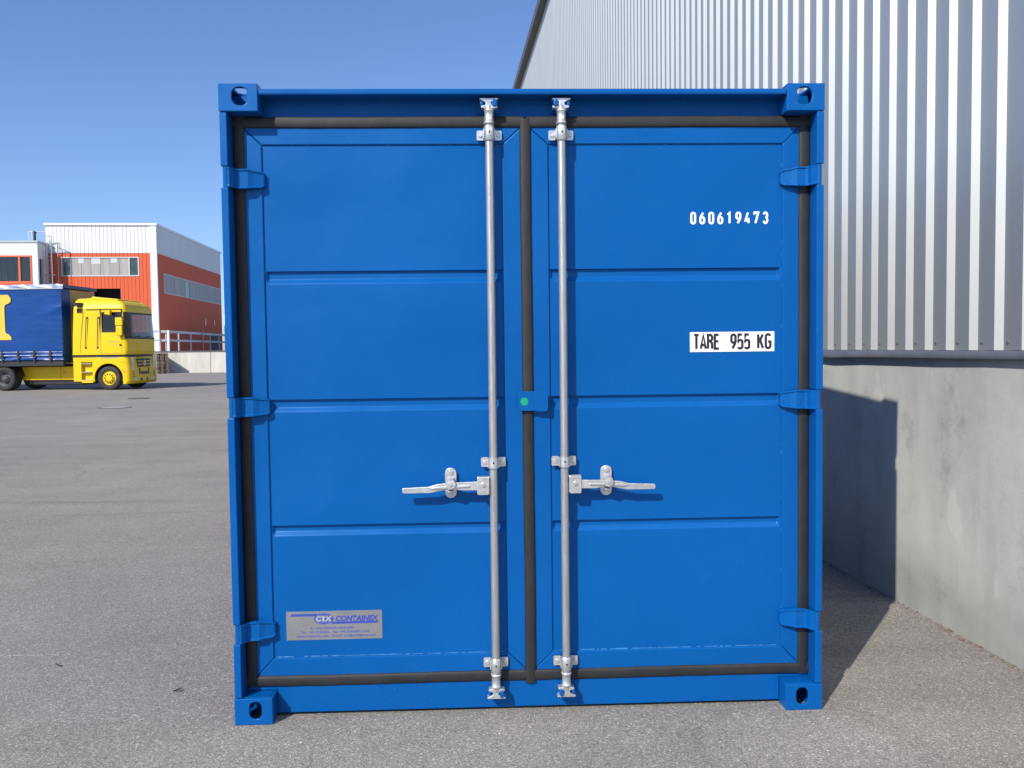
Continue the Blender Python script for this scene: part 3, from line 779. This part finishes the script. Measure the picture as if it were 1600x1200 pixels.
wb_ = thing('white_office_building', 'white rendered flat-roofed building with an orange-framed window beside the orange warehouse', 'building', (*sx_(-36, 60.3), 0), SITE)
WO = (-36, 60.3, 0)
m = MB(); m.box(-44, -30.9 + .0, 60.3, 60.6, 0, 9.6)
m = MB(); m.box(-44, -28.07, 60.3, 60.5, 8.67, 9.6); m.box(-28.50, -28.07, 60.3, 60.5, 0, 8.6695); m.box(-44, -28.501, 60.32, 60.5, 0, 6.64)
m.box(-28.25, -28.07, 60.501, 60.55, 0, 9.6); m.box(-28.25, -28.07, 60.551, 61.15, 8.47, 9.6); m.box(-28.25, -28.07, 61.151, 61.95, 0, 9.6)
m.box(-44, -28.251, 61.7, 61.95, 0, 9.6); m.box(-44, -28.26, 60.51, 61.69, 9.3, 9.45)
m.build('wall', RENDER, wb_, WO)
MB().box(-28.5, -28.3, 60.56, 61.14, 0, 8.46).build('side_opening', VOID, wb_, WO)
m = MB(); m.box(-44.05, -28.02, 60.24, 60.55, 9.601, 9.74); m.box(-28.3, -28.02, 60.551, 61.98, 9.601, 9.74); m.build('parapet_cap', STEEL, wb_, WO)
MB().box(-44, -28.51, 60.27, 60.318, 4.0, 6.63).build('orange_band', ORANGE, wb_, WO)
fr = MB()
for z0, z1 in ((6.64, 6.80), (8.56, 8.668)): fr.box(-44, -28.502, 60.26, 60.40, z0, z1)
for u0, u1 in ((-28.60, -28.502), (-29.43, -29.29), (-35.0, -34.9)): fr.box(u0, u1, 60.262, 60.398, 6.801, 8.559)
win = fr.build('window', OFRAME, wb_, WO)
for u0, u1 in ((-29.28, -28.61), (-34.89, -29.44), (-43.9, -35.01)):
    MB().box(u0, u1, 60.33, 60.345, 6.805, 8.555).build('pane', GLASS, win, WO)
u = -34.8
while u < -29.5:
    MB().box(u, u + .40, 60.42, 60.435, 6.81, 8.55).build('blind', BLINDM, win, WO); u += .46
MB().box(-29.28, -28.61, 60.46, 60.47, 6.81, 8.55).build('blind', PANE, win, WO)
MB().box(-44, -28.51, 60.485, 60.495, 6.65, 8.66).build('room_back', VOID, wb_, WO)
# chimney pipe on the roof
m = MB(); m.cyl((-28.55, 61.0, 9.46), (-28.55, 61.0, 10.38), .10, .085, n=12); m.cyl((-28.55, 61.0, 10.38), (-28.50, 61.0, 10.50), .12, n=12); m.build('flue_pipe', DKP, wb_, WO)

# roof access ladder with guard rails
ld = thing('roof_ladder', 'grey steel access ladder with guard rails between the white and orange buildings', 'ladder', (*sx_(-27.8, 61.2), 0), SITE)
LO = (-27.8, 61.2, 0)
def tubes(segs, r, name, mat, par, off):
    m = MB()
    for a, b in segs: m.cyl(a, b, r, n=6)
    return m.build(name, mat, par, off)
for u in (-27.95, -27.62): tubes([((u, 61.3, 0), (u, 61.3, 10.5 if u < -27.8 else 9.9))], .028, 'rail', STEEL, ld, LO)
for i in range(34): tubes([((-27.95, 61.3, .3 + i * .28), (-27.62, 61.3, .3 + i * .28))], .016, 'rung', STEEL, ld, LO)
tubes([((-27.35, 60.9, 0), (-27.35, 60.9, 10.15)), ((-27.35, 60.9, 10.15), (-27.95, 61.3, 10.15)), ((-27.18, 61.5, 5), (-27.18, 61.5, 9.0)),
       ((-26.98, 61.4, 8.95), (-26.98, 61.4, 9.7)), ((-26.98, 61.4, 9.7), (-27.95, 61.3, 9.7))], .028, 'guard_hoop', STEEL, ld, LO)
tubes([((-28.2, 61.2, 7.32), (-27.3, 61.2, 7.32)), ((-28.0, 61.25, 3.0), (-27.3, 61.25, 3.0))], .028, 'wall_bracket', STEEL, ld, LO)
tubes([((-28.95, 61.0, 9.75), (-28.95, 61.0, 10.5)), ((-28.72, 61.0, 9.75), (-28.72, 61.0, 10.5)), ((-28.95, 61.0, 10.5), (-27.95, 61.3, 10.5))], .03, 'roof_handrail', TRIM, ld, LO)

# loading platform
dk = thing('loading_platform', 'raised concrete loading platform of pale cast panels in front of the orange warehouse', 'platform', (*sx_(-16, 59), 0), SITE)
DO = (-16, 59, 0)
for a, b in ((-28, -23.9), (-23.88, -19.80), (-19.78, -15.70), (-15.67, -11.6), (-11.57, -7.5), (-7.47, -3.4)):
    MB().box(a, b, 59, 59.25, -.1, 1.50).build('wall_panel', DOCKC, dk, DO, bevel=.015)
MB().box(-20.19, -3.4, 59.26, 84, 1.2, 1.497).build('deck', DOCKC, dk, DO)
MB().box(-28, -20.2, 59.26, 61.95, 1.2, 1.497).build('deck', DOCKC, dk, DO)
MB().box(-28, -3.4, 58.97, 59.3, 1.502, 1.60).build('edge_beam', simple('dark_edge', (.10, .10, .10), .7), dk, DO)
rl = thing('platform_railing', 'grey two-rail steel railing round the corner of the loading platform', 'railing', (*sx_(-18.86, 59.2), 1.6), SITE)
RO = (-18.86, 59.2, 1.6)
for z0, z1 in ((2.93, 3.11), (2.30, 2.46)):
    MB().box(-20.1, -18.86, 59.12, 59.2, z0, z1).build('rail', STEEL, rl, RO); MB().box(-18.85, -18.77, 59.12, 82, z0, z1).build('rail', STEEL, rl, RO)
for w_ in (59.22, 62.2, 65.3, 71.0, 73.9, 77.5, 81.5):
    MB().box(-18.92, -18.853, w_, w_ + .22, 1.5, 2.925).build('post', STEEL, rl, RO)
MB().box(-18.765, -18.62, 59.14, 59.30, 1.6, 3.105).build('post', TRIM, rl, RO)  # white colour stands in for sunlight on this corner post of the grey railing
tubes([((-19.2, 59.06, 1.6), (-19.25, 59.06, 3.2))], .03, 'standard', STEEL, rl, RO); tubes([((-18.70, 68.3, 1.5), (-18.72, 68.3, 3.35))], .035, 'standard', STEEL, rl, RO)

# pallets
pm = MB()
for i in range(5): pm.box(-.6, .6, -.4 + i * .164, -.4 + i * .164 + .13, .122, .144)
for i in range(3): pm.box(-.6 + i * .527, -.6 + i * .527 + .145, -.4, .4, .100, .1215)
for i in range(3):
    for j in range(3): pm.box(-.6 + i * .527, -.6 + i * .527 + .145, -.4 + j * .35, -.4 + j * .35 + .10, .022, .0995)
for j in range(3): pm.box(-.6, .6, -.4 + j * .35, -.4 + j * .35 + .10, 0, .0215)
words = ['lowest', 'second from the ground', 'third from the ground', 'fourth from the ground', 'fifth from the ground', 'fifth from the top', 'fourth from the top', 'third from the top', 'second from the top', 'topmost']
px, py = sx_(-18.95, 58.0); first = None
for i in range(10):
    if first is None: o = first = pm.build('wooden_pallet', WOOD)
    else: o = first.copy(); C.objects.link(o)
    o.location = (px + random.uniform(-.03, .03), py + random.uniform(-.03, .03), i * .1448); o.rotation_euler = (0, 0, R(-52) + random.uniform(-.04, .04))
    tag(o, f'weathered wooden pallet, {words[i]} in the stack beside the yellow truck' , 'pallet', 'pallets stacked against the loading platform')

# distant blue and white hall
dh = thing('distant_hall', 'distant low hall, white above dark blue, beyond the orange warehouse', 'building', (*sx_(-16, 92), 0), SITE)
MB().box(-22.9, -10, 92, 104, 4.4, 5.75).build('upper_wall', RENDER, dh, (-16, 92, 0)); MB().box(-22.85, -10.05, 92.05, 103.9, 0, 4.395).build('lower_wall', simple('navy_sheet', (.015, .03, .12), .5), dh, (-16, 92, 0))

# ------------------------------------------------------------------ manhole covers, chalk mark, specks
def manhole(x, y, r, m1, m2, label):
    t = thing('manhole_cover', label, 'manhole cover', (x, y, 0.004), 0, 'manhole covers in the yard')
    a = MB(); a.lathe([(.0, r * 1.0), (.008, r * 1.0), (.008, r * .90), (0, r * .90)], (0, 0, 0), 'z', 40, False); a.build('ring', m2, t)
    b = MB(); b.lathe([(.0, r * .885), (.007, r * .885), (.007, .001)], (0, 0, 0), 'z', 40, False); b.build('lid', m1, t)
manhole(-9.19, 20.11, .42, PALEIRON, IRON, 'pale round manhole cover with dark rim, nearer of the two in the yard')
manhole(-10.35, 24.6, .36, IRON, IRON, 'rusty dark manhole cover farther off in front of the yellow truck')
CHALK = simple('worn_white_line', (.40, .39, .36), .9, var=.3, scale=30)
m = MB()
for i in range(46):
    x = -2.35 + i * .028; 
    for q in range(7):
        xx = x + random.uniform(0, .028); yy = .868 + random.gauss(0, .006); r_ = random.uniform(.002, .005)
        if random.random() < .75 - i * .012: m.box(xx, xx + r_ * 2, yy, yy + r_, .0005, .0016)
tag(m.build('worn_line', CHALK), kind='structure')
LEAFM = simple('dead_leaf', (.10, .045, .025), .8, var=.4, scale=40)
leafp = [(-1.93, 1.35, 'dark curled dead leaf scrap farther left on the asphalt'), (-1.06, .70, 'dead leaf scrap on asphalt below the middle left'), (-.36, .36, 'small brown leaf fragment close to the container corner')]
for x, y, lb in leafp:
    m = MB(); rws = []
    for i in range(7):
        t_ = i / 6; wd = .006 * math.sin(math.pi * min(.97, max(.03, t_)))
        rws.append([(-.018 + .036 * t_, q * wd, .004 + .006 * abs(q) + .006 * t_ * t_) for q in (-1, 0, 1)])
    m.grid(rws, True); o = m.build('dead_leaf', LEAFM); o.location = (x, y, .001); o.rotation_euler = (0, 0, random.uniform(0, 3)); tag(o, lb, 'leaf', 'dead leaves on the asphalt')

# ------------------------------------------------------------------ lorry (local: x forward, near side y=-1.25)
TLOC = (-14.17, 32.50, 0); TRZ = R(-5)
tr = thing('yellow_truck', 'yellow tractor unit with a tall cab parked facing right', 'truck', TLOC, TRZ)
HWc = 1.22
def cab_outline(z, grow=0.0):
    # z -> front position, corner radius
    zs = [1.45, 1.60, 2.12, 3.18, 3.36, 3.50, 3.62, 3.70]
    xf = [.80, .83, .83, .76, .74, .68, .52, .30]
    hw = [1.22, 1.22, 1.22, 1.19, 1.17, 1.13, 1.06, .98]
    for i in range(len(zs) - 1):
        if z <= zs[i + 1] + 1e-9:
            t = (z - zs[i]) / (zs[i + 1] - zs[i]); t = max(0, t); F = xf[i] + t * (xf[i + 1] - xf[i]); H = hw[i] + t * (hw[i + 1] - hw[i]); break
    else: F, H = xf[-1], hw[-1]
    xb = -1.48 + (z - 1.45) * .04; r = .15 if z < 3.4 else .10
    F += grow; H += grow
    pts = [(x, -H) for x in (xb, -1.1, -.80, -.30, -.20, .10 if z > 3.4 else .42, .15 if z > 3.4 else .54)]
    pts = [(p[0], p[1]) for p in pts]
    arcn = 6; cx, cy = F - r - .03, -H + r
    for i in range(arcn + 1):
        a = R(-90 + 84 * i / arcn); pts.append((cx + (r + .03 * i / arcn) * math.cos(a), cy + r * math.sin(a)))
    pts.append((F, -.5)); pts.append((F + .02, 0))
    mir = [(x, -y) for x, y in pts[::-1][1:]]
    return pts + mir
ZS = [1.45, 1.50, 1.60, 2.12, 2.40, 3.16, 3.30, 3.36, 3.50, 3.62, 3.70]
rows = [[(x, y, z) for x, y in cab_outline(z)] for z in ZS]
ncol = len(rows[0]); half = (ncol - 1) // 2
def skip(k, i):
    z0, z1 = ZS[k], ZS[k + 1]; j = i if i < half else ncol - 2 - i
    if 2.1 < z0 and z1 < 3.17:
        if 10 <= j: return True              # windscreen
    if 2.39 < z0 and z1 < 3.17:
        if 4 <= j <= 5: return True         # door windows
    return False
cb = MB(); cb.grid(rows, False, skip)
top = rows[-1]; cb.add([(x, y, 3.70) for x, y, z in top], [tuple(range(len(top)))])
cb.add([(rows[0][i]) for i in range(ncol)], [tuple(range(ncol))])
bk = [r[0] for r in rows] + [r[-1] for r in rows[::-1]]; cb.add(bk, [tuple(range(len(bk)))])
body = cb.build('cab', YEL, tr)
# raised roof shield
m = MB(); m.prism([(-1.38, 3.69), (-.76, 3.69), (-.70, 3.70), (.36, 3.70), (.30, 3.74), (-.60, 3.82), (-.74, 3.86), (-.82, 3.78), (-1.37, 3.76)], -.92, .92, 'y'); m.build('roof_shield', YEL, body, bevel=.02)
# windscreen glass and its black surround
def band(zlist, i0, i1, grow): return [[(x, y, z) for x, y in cab_outline(z, grow)[i0:i1 + 1]] for z in zlist]
m = MB(); m.grid(band([2.12, 2.40, 2.8, 3.16], 10, ncol - 11, -.006), True); m.build('windscreen', GLASS, tr)
m = MB()
m.grid(band([2.09, 2.17], 9, ncol - 10, .006)); m.grid(band([3.12, 3.19], 9, ncol - 10, .006)); m.grid(band([2.17, 3.12], 9, 10, .006)); m.grid(band([2.17, 3.12], ncol - 11, ncol - 10, .006))
m.build('windscreen_surround', DKP, tr)
for sgn in (-1, 1):
    m = MB(); m.add([(-.20, sgn * 1.205, 2.40), (.54, sgn * 1.205, 2.40), (.54, sgn * 1.186, 3.16), (-.20, sgn * 1.186, 3.16)], [(0, 1, 2, 3)]); m.build('door_window', GLASSD, tr)
m = MB()
y = -1.2275
for a, b, c, d in ((-.23, .57, 2.365, 2.40), (-.23, .57, 3.16, 3.195), (-.23, -.20, 2.40, 3.16), (.535, .57, 2.40, 3.16)): m.box(a, b, -1.225, -1.195, c, d)
m.build('window_seal', DKP, tr)
# door seams, slots, vents, handle
def strip(nm, mat, x0, x1, z0, z1, y0=-1.226, y1=-1.205): return MB().box(x0, x1, y0, y1, z0, z1).build(nm, mat, tr)
m = MB()
for x0, x1, z0, z1 in ((-.29, -.278, 1.51, 3.30), (.60, .612, 1.51, 3.30), (-.89, .62, 3.30, 3.315), (-.29, .60, 1.50, 1.512)): m.box(x0, x1, -1.2235, -1.15, z0, z1)
m.build('door_seam', DKP, tr)
m = MB(); m.cyl((-1.17, -1.222, 1.52), (-.98, -1.222, 3.35), .007, n=6); m.build('panel_seam', DKP, tr)
for xt, xb in ((-.85, -.93), (-.36, -.43)):
    m = MB(); m.prism([(xb - .03, 1.70), (xb + .05, 1.70), (xt + .05, 3.0), (xt - .03, 3.0)], -1.228, -1.18, 'y'); o = m.build('side_slot', DKP, tr)
    m = MB(); m.prism([(xb + .012, 1.78), (xb + .048, 1.78), (xt + .048, 2.92), (xt + .012, 2.92)], -1.234, -1.229, 'y'); m.build('slot_cover', YEL, tr)
for i in range(5):
    for z0 in (3.17, 3.40): strip('air_vent', DKP, -1.25 + i * .045, -1.232 + i * .045, z0 + i * .0, z0 + .19, -1.17 - .05, -1.10)
strip('door_handle', DKP, .50, .58, 1.80, 1.88, -1.236, -1.218)
m = MB()
for i in range(11):
    if i != 5: m.box(.05 + i * .045, .08 + i * .045, -1.2265, -1.2205, 1.955, 1.995)
for i in range(5): m.box(.13 + i * .05, .17 + i * .05, -1.2265, -1.2205, 1.84, 1.86)
m.build('door_lettering', simple('grey_print', (.42, .36, .16), .5), tr)
# mirrors
m = MB(); m.box(.44, .74, -1.42, -1.26, 2.62, 2.95); m.box(.46, .72, -1.42, -1.27, 2.22, 2.60); m.build('mirror', YEL, tr, bevel=.03)
m = MB(); m.cyl((.66, -1.2, 2.98), (.60, -1.40, 2.90), .022, n=8); m.cyl((.66, -1.2, 2.20), (.60, -1.38, 2.28), .022, n=8); m.cyl((.74, -1.30, 2.25), (.76, -1.30, 2.85), .02, n=8); m.build('mirror_arm', DKP, tr)
m = MB(); m.prism([(-.02, 3.10), (.22, 3.05), (.26, 3.20), (.22, 3.26), (.06, 3.22)], -1.42, -1.24, 'y'); m.build('kerb_mirror', YEL, tr, bevel=.02)
# waist gap
m = MB(); m.box(-1.46, .70, -1.17, 1.17, 1.345, 1.448); m.build('waist_gap', DKP, tr)
# wipers
m = MB(); m.cyl((.86, -.9, 2.14), (.87, -.15, 2.22), .014, n=6); m.cyl((.87, .05, 2.14), (.87, .75, 2.22), .014, n=6); m.build('wiper', DKP, tr)
# interior
m = MB(); m.box(-.6, -.1, -.95, -.35, 1.6, 2.55); m.box(-.6, -.1, .35, .95, 1.6, 2.55); m.box(-.62, -.45, -.9, -.4, 2.55, 3.0); m.box(-.62, -.45, .4, .9, 2.55, 3.0); m.build('seat', SEATM, tr, bevel=.05)
m = MB(); m.box(.48, .76, -1.08, 1.08, 1.7, 2.10); m.box(-1.42, -1.30, -1.15, 1.15, 1.5, 3.6); m.build('dashboard', SEATM, tr, bevel=.03)
# lower body: side with wheel arch
def archpts(x0, x1, z0, z1, r=.60, cz=.49, n=14):
    a0 = math.acos(min(1, (x1) / r)) if x1 < r else 0
    pts = [(x0, z1), (x0, z0)]
    aL = math.asin((z0 - cz) / r) if z0 > cz else -math.asin((cz - z0) / r)
    pts += [(-r * math.cos(a), cz + r * math.sin(a)) for a in [aL + (math.pi - 2 * aL) * i / n for i in range(n + 1)]]
    pts += [(x1, z0), (x1, z1)]
    return pts
for sgn in (-1, 1):
    m = MB(); ya, yb = sorted((sgn * 1.22, sgn * 1.16))
    m.prism(archpts(-.66, .62, .36, 1.34), ya, yb, 'y'); m.build('wheel_arch', YEL, tr, bevel=.008)
    m = MB(); m.box(-1.47, -1.14, ya, yb, .36, 1.34); m.box(-1.139, -.661, ya, yb, 1.16, 1.34); m.box(-1.139, -.661, *sorted((sgn * 1.22, sgn * 1.05)), .30, .40)
    m.build('side_panel', YEL, tr, bevel=.006)
    m = MB(); m.box(-1.14, -.66, *sorted((sgn * 1.07, sgn * 1.05)), .36, 1.159); m.box(-.72, -.662, *sorted((sgn * 1.15, sgn * 1.071)), .41, 1.155); m.box(-1.158, -1.1405, *sorted((sgn * 1.159, sgn * 1.05)), .41, 1.155); m.box(-1.139, -.73, *sorted((sgn * 1.159, sgn * 1.071)), 1.12, 1.158); m.build('step_well', YEL, tr)
    for z in (1.07, .73, .405):
        m = MB(); m.box(-1.138, -.73, *sorted((sgn * 1.225, sgn * 1.075)), z, z + .03); m.build('step', CHROME, tr)
    strip('rub_strip', CHROME, -.30, .42, 1.305, 1.335, -1.232, -1.2205) if sgn < 0 else None
# front lower body (rounded)
def low_outline(z):
    zs = [.22, .34, .80, 1.34]; xf = [.80, .88, .88, .82]
    for i in range(3):
        if z <= zs[i + 1]: t = max(0, (z - zs[i]) / (zs[i + 1] - zs[i])); F = xf[i] + t * (xf[i + 1] - xf[i]); break
    r = .13; H = 1.22; pts = [(.621, -H)]
    for i in range(7): a = R(-90 + 84 * i / 6); pts.append((F - r - .04 + (r + .04 * i / 6) * math.cos(a), -H + r + r * math.sin(a)))
    pts += [(F, -.5), (F + .015, 0)]
    return pts + [(x, -y) for x, y in pts[::-1][1:]]
rows = [[(x, y, z) for x, y in low_outline(z)] for z in (.24, .34, .80, 1.34)]
m = MB(); m.grid(rows); m.add([p for p in rows[-1]], [tuple(range(len(rows[-1])))]); m.add([p for p in rows[0]], [tuple(range(len(rows[0])))])
m.add([r[0] for r in rows] + [r[-1] for r in rows[::-1]], [tuple(range(8))])
fb = m.build('front_bumper', YEL, tr)
strip('bumper_seam', DKP, .56, .66, .825, .838)
strip('side_marker', AMBER, .63, .70, .72, .77, -1.232, -1.2205)
strip('panel_notch', YEL, .50, .64, 1.13, 1.20, -1.240, -1.2205)
XF = 1.10
for sgn in (-1, 1):
    m = MB(); a, b = sorted((sgn * .98, sgn * .83)); m.box(0.785, 0.890, a, b, .80, 1.31); m.build('headlight', LENS, tr, bevel=.015)
for z in (1.19, 1.06, .93): MB().box(0.835, 0.897, -.52, .52, z, z + .085).build('grille_slot', DKP, tr)
for z in (1.18, 1.05, .92, ): MB().box(0.845, 0.905, -.56, .56, z - .035, z - .002).build('grille_bar', YEL, tr)
MB().box(0.835, 0.900, -.28, .28, .62, .74).build('grille_slot', DKP, tr); MB().box(0.805, 0.890, -.30, .30, .34, .46).build('grille_slot', DKP, tr)
for sgn in (-1, 1):
    for i in range(4): MB().box(0.815, 0.885, *sorted((sgn * .93, sgn * .80)), .52 + i * .07, .55 + i * .07).build('lamp_slot', DKP, tr)
    MB().box(0.805, 0.883, *sorted((sgn * .78, sgn * .55)), .36, .48).build('fog_light', LENS, tr)
# lozenge emblem
P0 = [(0, .15), (.09, 0), (0, -.15), (-.09, 0)]
outer = [(y, 1.09 + z) for y, z in P0]; inner = [(y * .5, 1.09 + z * .5) for y, z in P0]
pl = plate(outer, [inner], 0.906, 0.917, lambda u, v, a: (a, u, v)); pl.build('emblem', CHROME, tr)
# wheels
def wheel(par, x, y, r, wdt, sgn, yellow):
    m = MB(); h = wdt / 2
    m.lathe([(-h * .9, r * .60), (-h, r * .66), (-h, r * .90), (-h * .86, r * .985), (-h * .6, r), (h * .6, r), (h * .86, r * .985), (h, r * .90), (h, r * .66), (h * .9, r * .60)], (x, y, r), 'y', 36)
    t_ = m.build('tyre', TYRE, par)
    ys = y + sgn * h
    rm = MB(); o = lambda d: sgn * (h - d)
    rm.lathe([(o(.05), r * .61), (o(.03), r * .57), (o(.06), r * .54), (o(.06), r * .50), (o(.02), r * .46), (o(.0), r * .40), (o(-.01), r * .22), (o(-.01), .001)] if yellow else
             [(o(.05), r * .61), (o(.03), r * .57), (o(.16), r * .50), (o(.18), r * .35), (o(.06), r * .30), (o(.04), .001)], (x, y, r), 'y', 32)
    rm.build('rim', YEL if yellow else simple('dark_rim', (.08, .08, .085), .6), par)  # plain dark grey on every rim that is not yellow
    for i in range(10):
        a = 2 * math.pi * i / 10; rr = r * .34
        MB().cyl((x + rr * math.cos(a), y + o(-.012), r + rr * math.sin(a)), (x + rr * math.cos(a), y + o(-.016), r + rr * math.sin(a)), .034, n=8).build('wheel_bolt', DKP, par)
wheel(tr, 0, -1.05, .49, .30, -1, True); wheel(tr, 0, 1.05, .49, .30, 1, True)
wheel(tr, -4.45, -.98, .50, .50, -1, False); wheel(tr, -4.45, .98, .50, .50, 1, False)
# chassis, tanks/side fairing
m = MB(); m.box(-5.4, .9, -.42, -.34, .62, .92); m.box(-5.4, .9, .34, .42, .62, .92); m.box(.02 - .1, .08, -1.0, 1.0, .42, .56); m.box(-4.53, -4.37, -.75, .75, .42, .58); m.box(-1.4, -1.2, -1.1, 1.1, .95, 1.3); m.box(-.9, .5, -.6, .6, .35, 1.3); m.build('chassis', DKP, tr)
for a, b, c, d in ((-4.02, -2.37, -.66, -.60), (-2.355, -1.475, -.66, -.60)): MB().box(a, b, c, d, .42, .97).build('side_fairing', YEL, tr, bevel=.01)
MB().box(-3.66, -1.475, 1.12, 1.20, .4, .97).build('side_fairing', YEL, tr, bevel=.01)
MB().box(-1.474, -1.465, -1.20, -.60, .40, 1.33).build('rear_panel', YEL, tr)
m = MB(); m.box(-3.9, -1.5, -.58, .95, .20, .93); m.build('fuel_tank', DKP, tr, bevel=.05)
MB().box(-2.25, -2.12, -.672, -.661, .70, .76).build('side_marker', AMBER, tr)
m = MB(); m.lathe([(-.26, .56), (-.26, .60), (.26, .60), (.26, .56)], (-4.45, -.98, .50), 'y', 32)
m.v = [v for v in m.v]; mud = MB()
rows = [[(-4.45 + .60 * math.cos(a), yy, .52 + .60 * math.sin(a)) for a in [R(5 + 170 * i / 14) for i in range(15)]] for yy in (-1.22, -.72)]
mud.grid(rows, True); mud.build('mudguard', DKP, tr)

# trailer
tl = thing('curtain_trailer', 'blue curtain-sided semi-trailer with a big yellow letter, coupled behind the yellow cab', 'trailer', TLOC, TRZ)
XT, XB = -1.86, -15.4; YN = -1.25
# curtain with wrinkles near the front edge
rows = []; nz, nx = 26, 150
for j in range(nz + 1):
    z = 1.62 + (4.16 - 1.62) * j / nz; row = []
    for i in range(nx + 1):
        x = XT + (XB - XT) * (i / nx) ** 1.35; e = math.exp(-(XT - x) / .55)
        d = .010 * e * math.sin(z * 38) + .035 * math.exp(-((XT - x - .25) / .5) ** 2) * math.exp(-((z - 3.4 + .25 * (XT - x)) / .13) ** 2) + .012 * math.sin(x * 1.3) * math.sin(z * 1.1)
        row.append((x, YN - d, z))
    rows.append(row)
m = MB(); m.grid(rows, True); m.build('curtain', TARP, tl)
rows = []
for j in range(7):
    z = 1.26 + .36 * j / 6; row = []
    for i in range(nx + 1):
        x = XT + (XB - XT) * (i / nx) ** 1.2; row.append((x, YN - .012 - .022 * math.sin(z * 26 + 1.2 * math.sin(x * 2.3)) - .01 * math.sin(x * 9), z))
    rows.append(row)
m = MB(); m.grid(rows, True); m.build('curtain_hem', TARP, tl)
m = MB()
for a, b in ((1.585, 1.61), (1.44, 1.475)): m.box(XB, XT - .02, YN - .052, YN - .046, a, b)
m.build('hem_stripe', TARPW, tl)
x = -2.38; k = 0
while x > XB:
    m = MB(); m.box(x - .03, x + .03, YN - .075, YN - .058, 1.18, 1.66); m.box(x - .04, x + .04, YN - .09, YN - .076, 1.38, 1.55)
    m.build('strap', DKP, tl); x -= .68
# roof band, rail, roof
rows = []
for j in range(5):
    row = []
    for i in range(nx + 1):
        x = XT + .1 + (XB - XT - .1) * i / nx; z = 4.215 + .14 * j / 4
        row.append((x, YN - .03 + .02 * j * j / 16 - .014 * math.sin(x * 7 + j) - .008 * math.sin(x * 17), z + .01 * math.sin(x * 5)))
    rows.append(row)
m = MB(); m.grid(rows, True); m.build('roof_skirt', TARPW, tl)
m = MB(); m.box(XB, XT + .08, YN - .035, YN + .02, 4.165, 4.212); m.build('side_rail', STEEL, tl)
m = MB(); m.box(XB, XT + .10, YN + .03, 1.25, 4.20, 4.34); m.build('roof', simple('dark_blue_roof', (.02, .035, .12), .4), tl, bevel=.01)
# front: blue corner wrap and yellow board
rows = []
for j in range(40):
    z = 1.22 + 2.95 * j / 39; rows.append([(XT - .02 + .02 * math.sin(q * 1.57) + .006 * math.sin(z * 40) * (1 - q), YN + .62 * q, z) for q in [i / 6 for i in range(7)]])
m = MB(); m.grid(rows, True); m.build('corner_wrap', TARP, tl)
m = MB(); m.box(XT - .06, XT - .01, -.63, 1.24, 1.2, 4.17); m.build('front_board', YEL2, tl)
m = MB(); m.box(XB, XT - .07, 1.2, 1.25, 1.2, 4.17); m.box(XB, XB + .05, YN, 1.2, 1.2, 4.17); m.box(XB + .06, XT - .07, YN + .05, 1.19, 1.12, 1.24); m.build('box_frame', DKP, tl)
m = MB(); m.box(XB, XT, YN - .02, YN + .1, 1.02, 1.20); m.box(XB, XT - .3, -.45, .45, .85, 1.1); m.build('chassis', DKP, tl)
# the letter
m = MB()
LT = [(-4.70, 2.10), (-4.02, 2.10), (-4.02, 2.22), (-4.12, 2.33), (-4.22, 2.36), (-4.27, 2.46), (-4.27, 3.44), (-4.22, 3.55), (-4.08, 3.59), (-3.99, 3.68), (-3.99, 3.80), (-4.10, 3.95), (-4.70, 3.95)]
LT += [(-9.4 - x, z) for x, z in LT[::-1][1:-1]]
def yof(x, z): 
    return YN - .020 - .012 * math.sin(x * 1.3) * math.sin(z * 1.1)
pl = plate(LT, [], YN - .028, YN - .024, lambda u, v, a: (u, a, v)); pl.build('curtain_letter', TARPY, tl)
for xx in (-11.2, -12.5, -13.8):
    wheel(tl, xx, -1.05, .50, .34, -1, False); wheel(tl, xx, 1.05, .50, .34, 1, False)
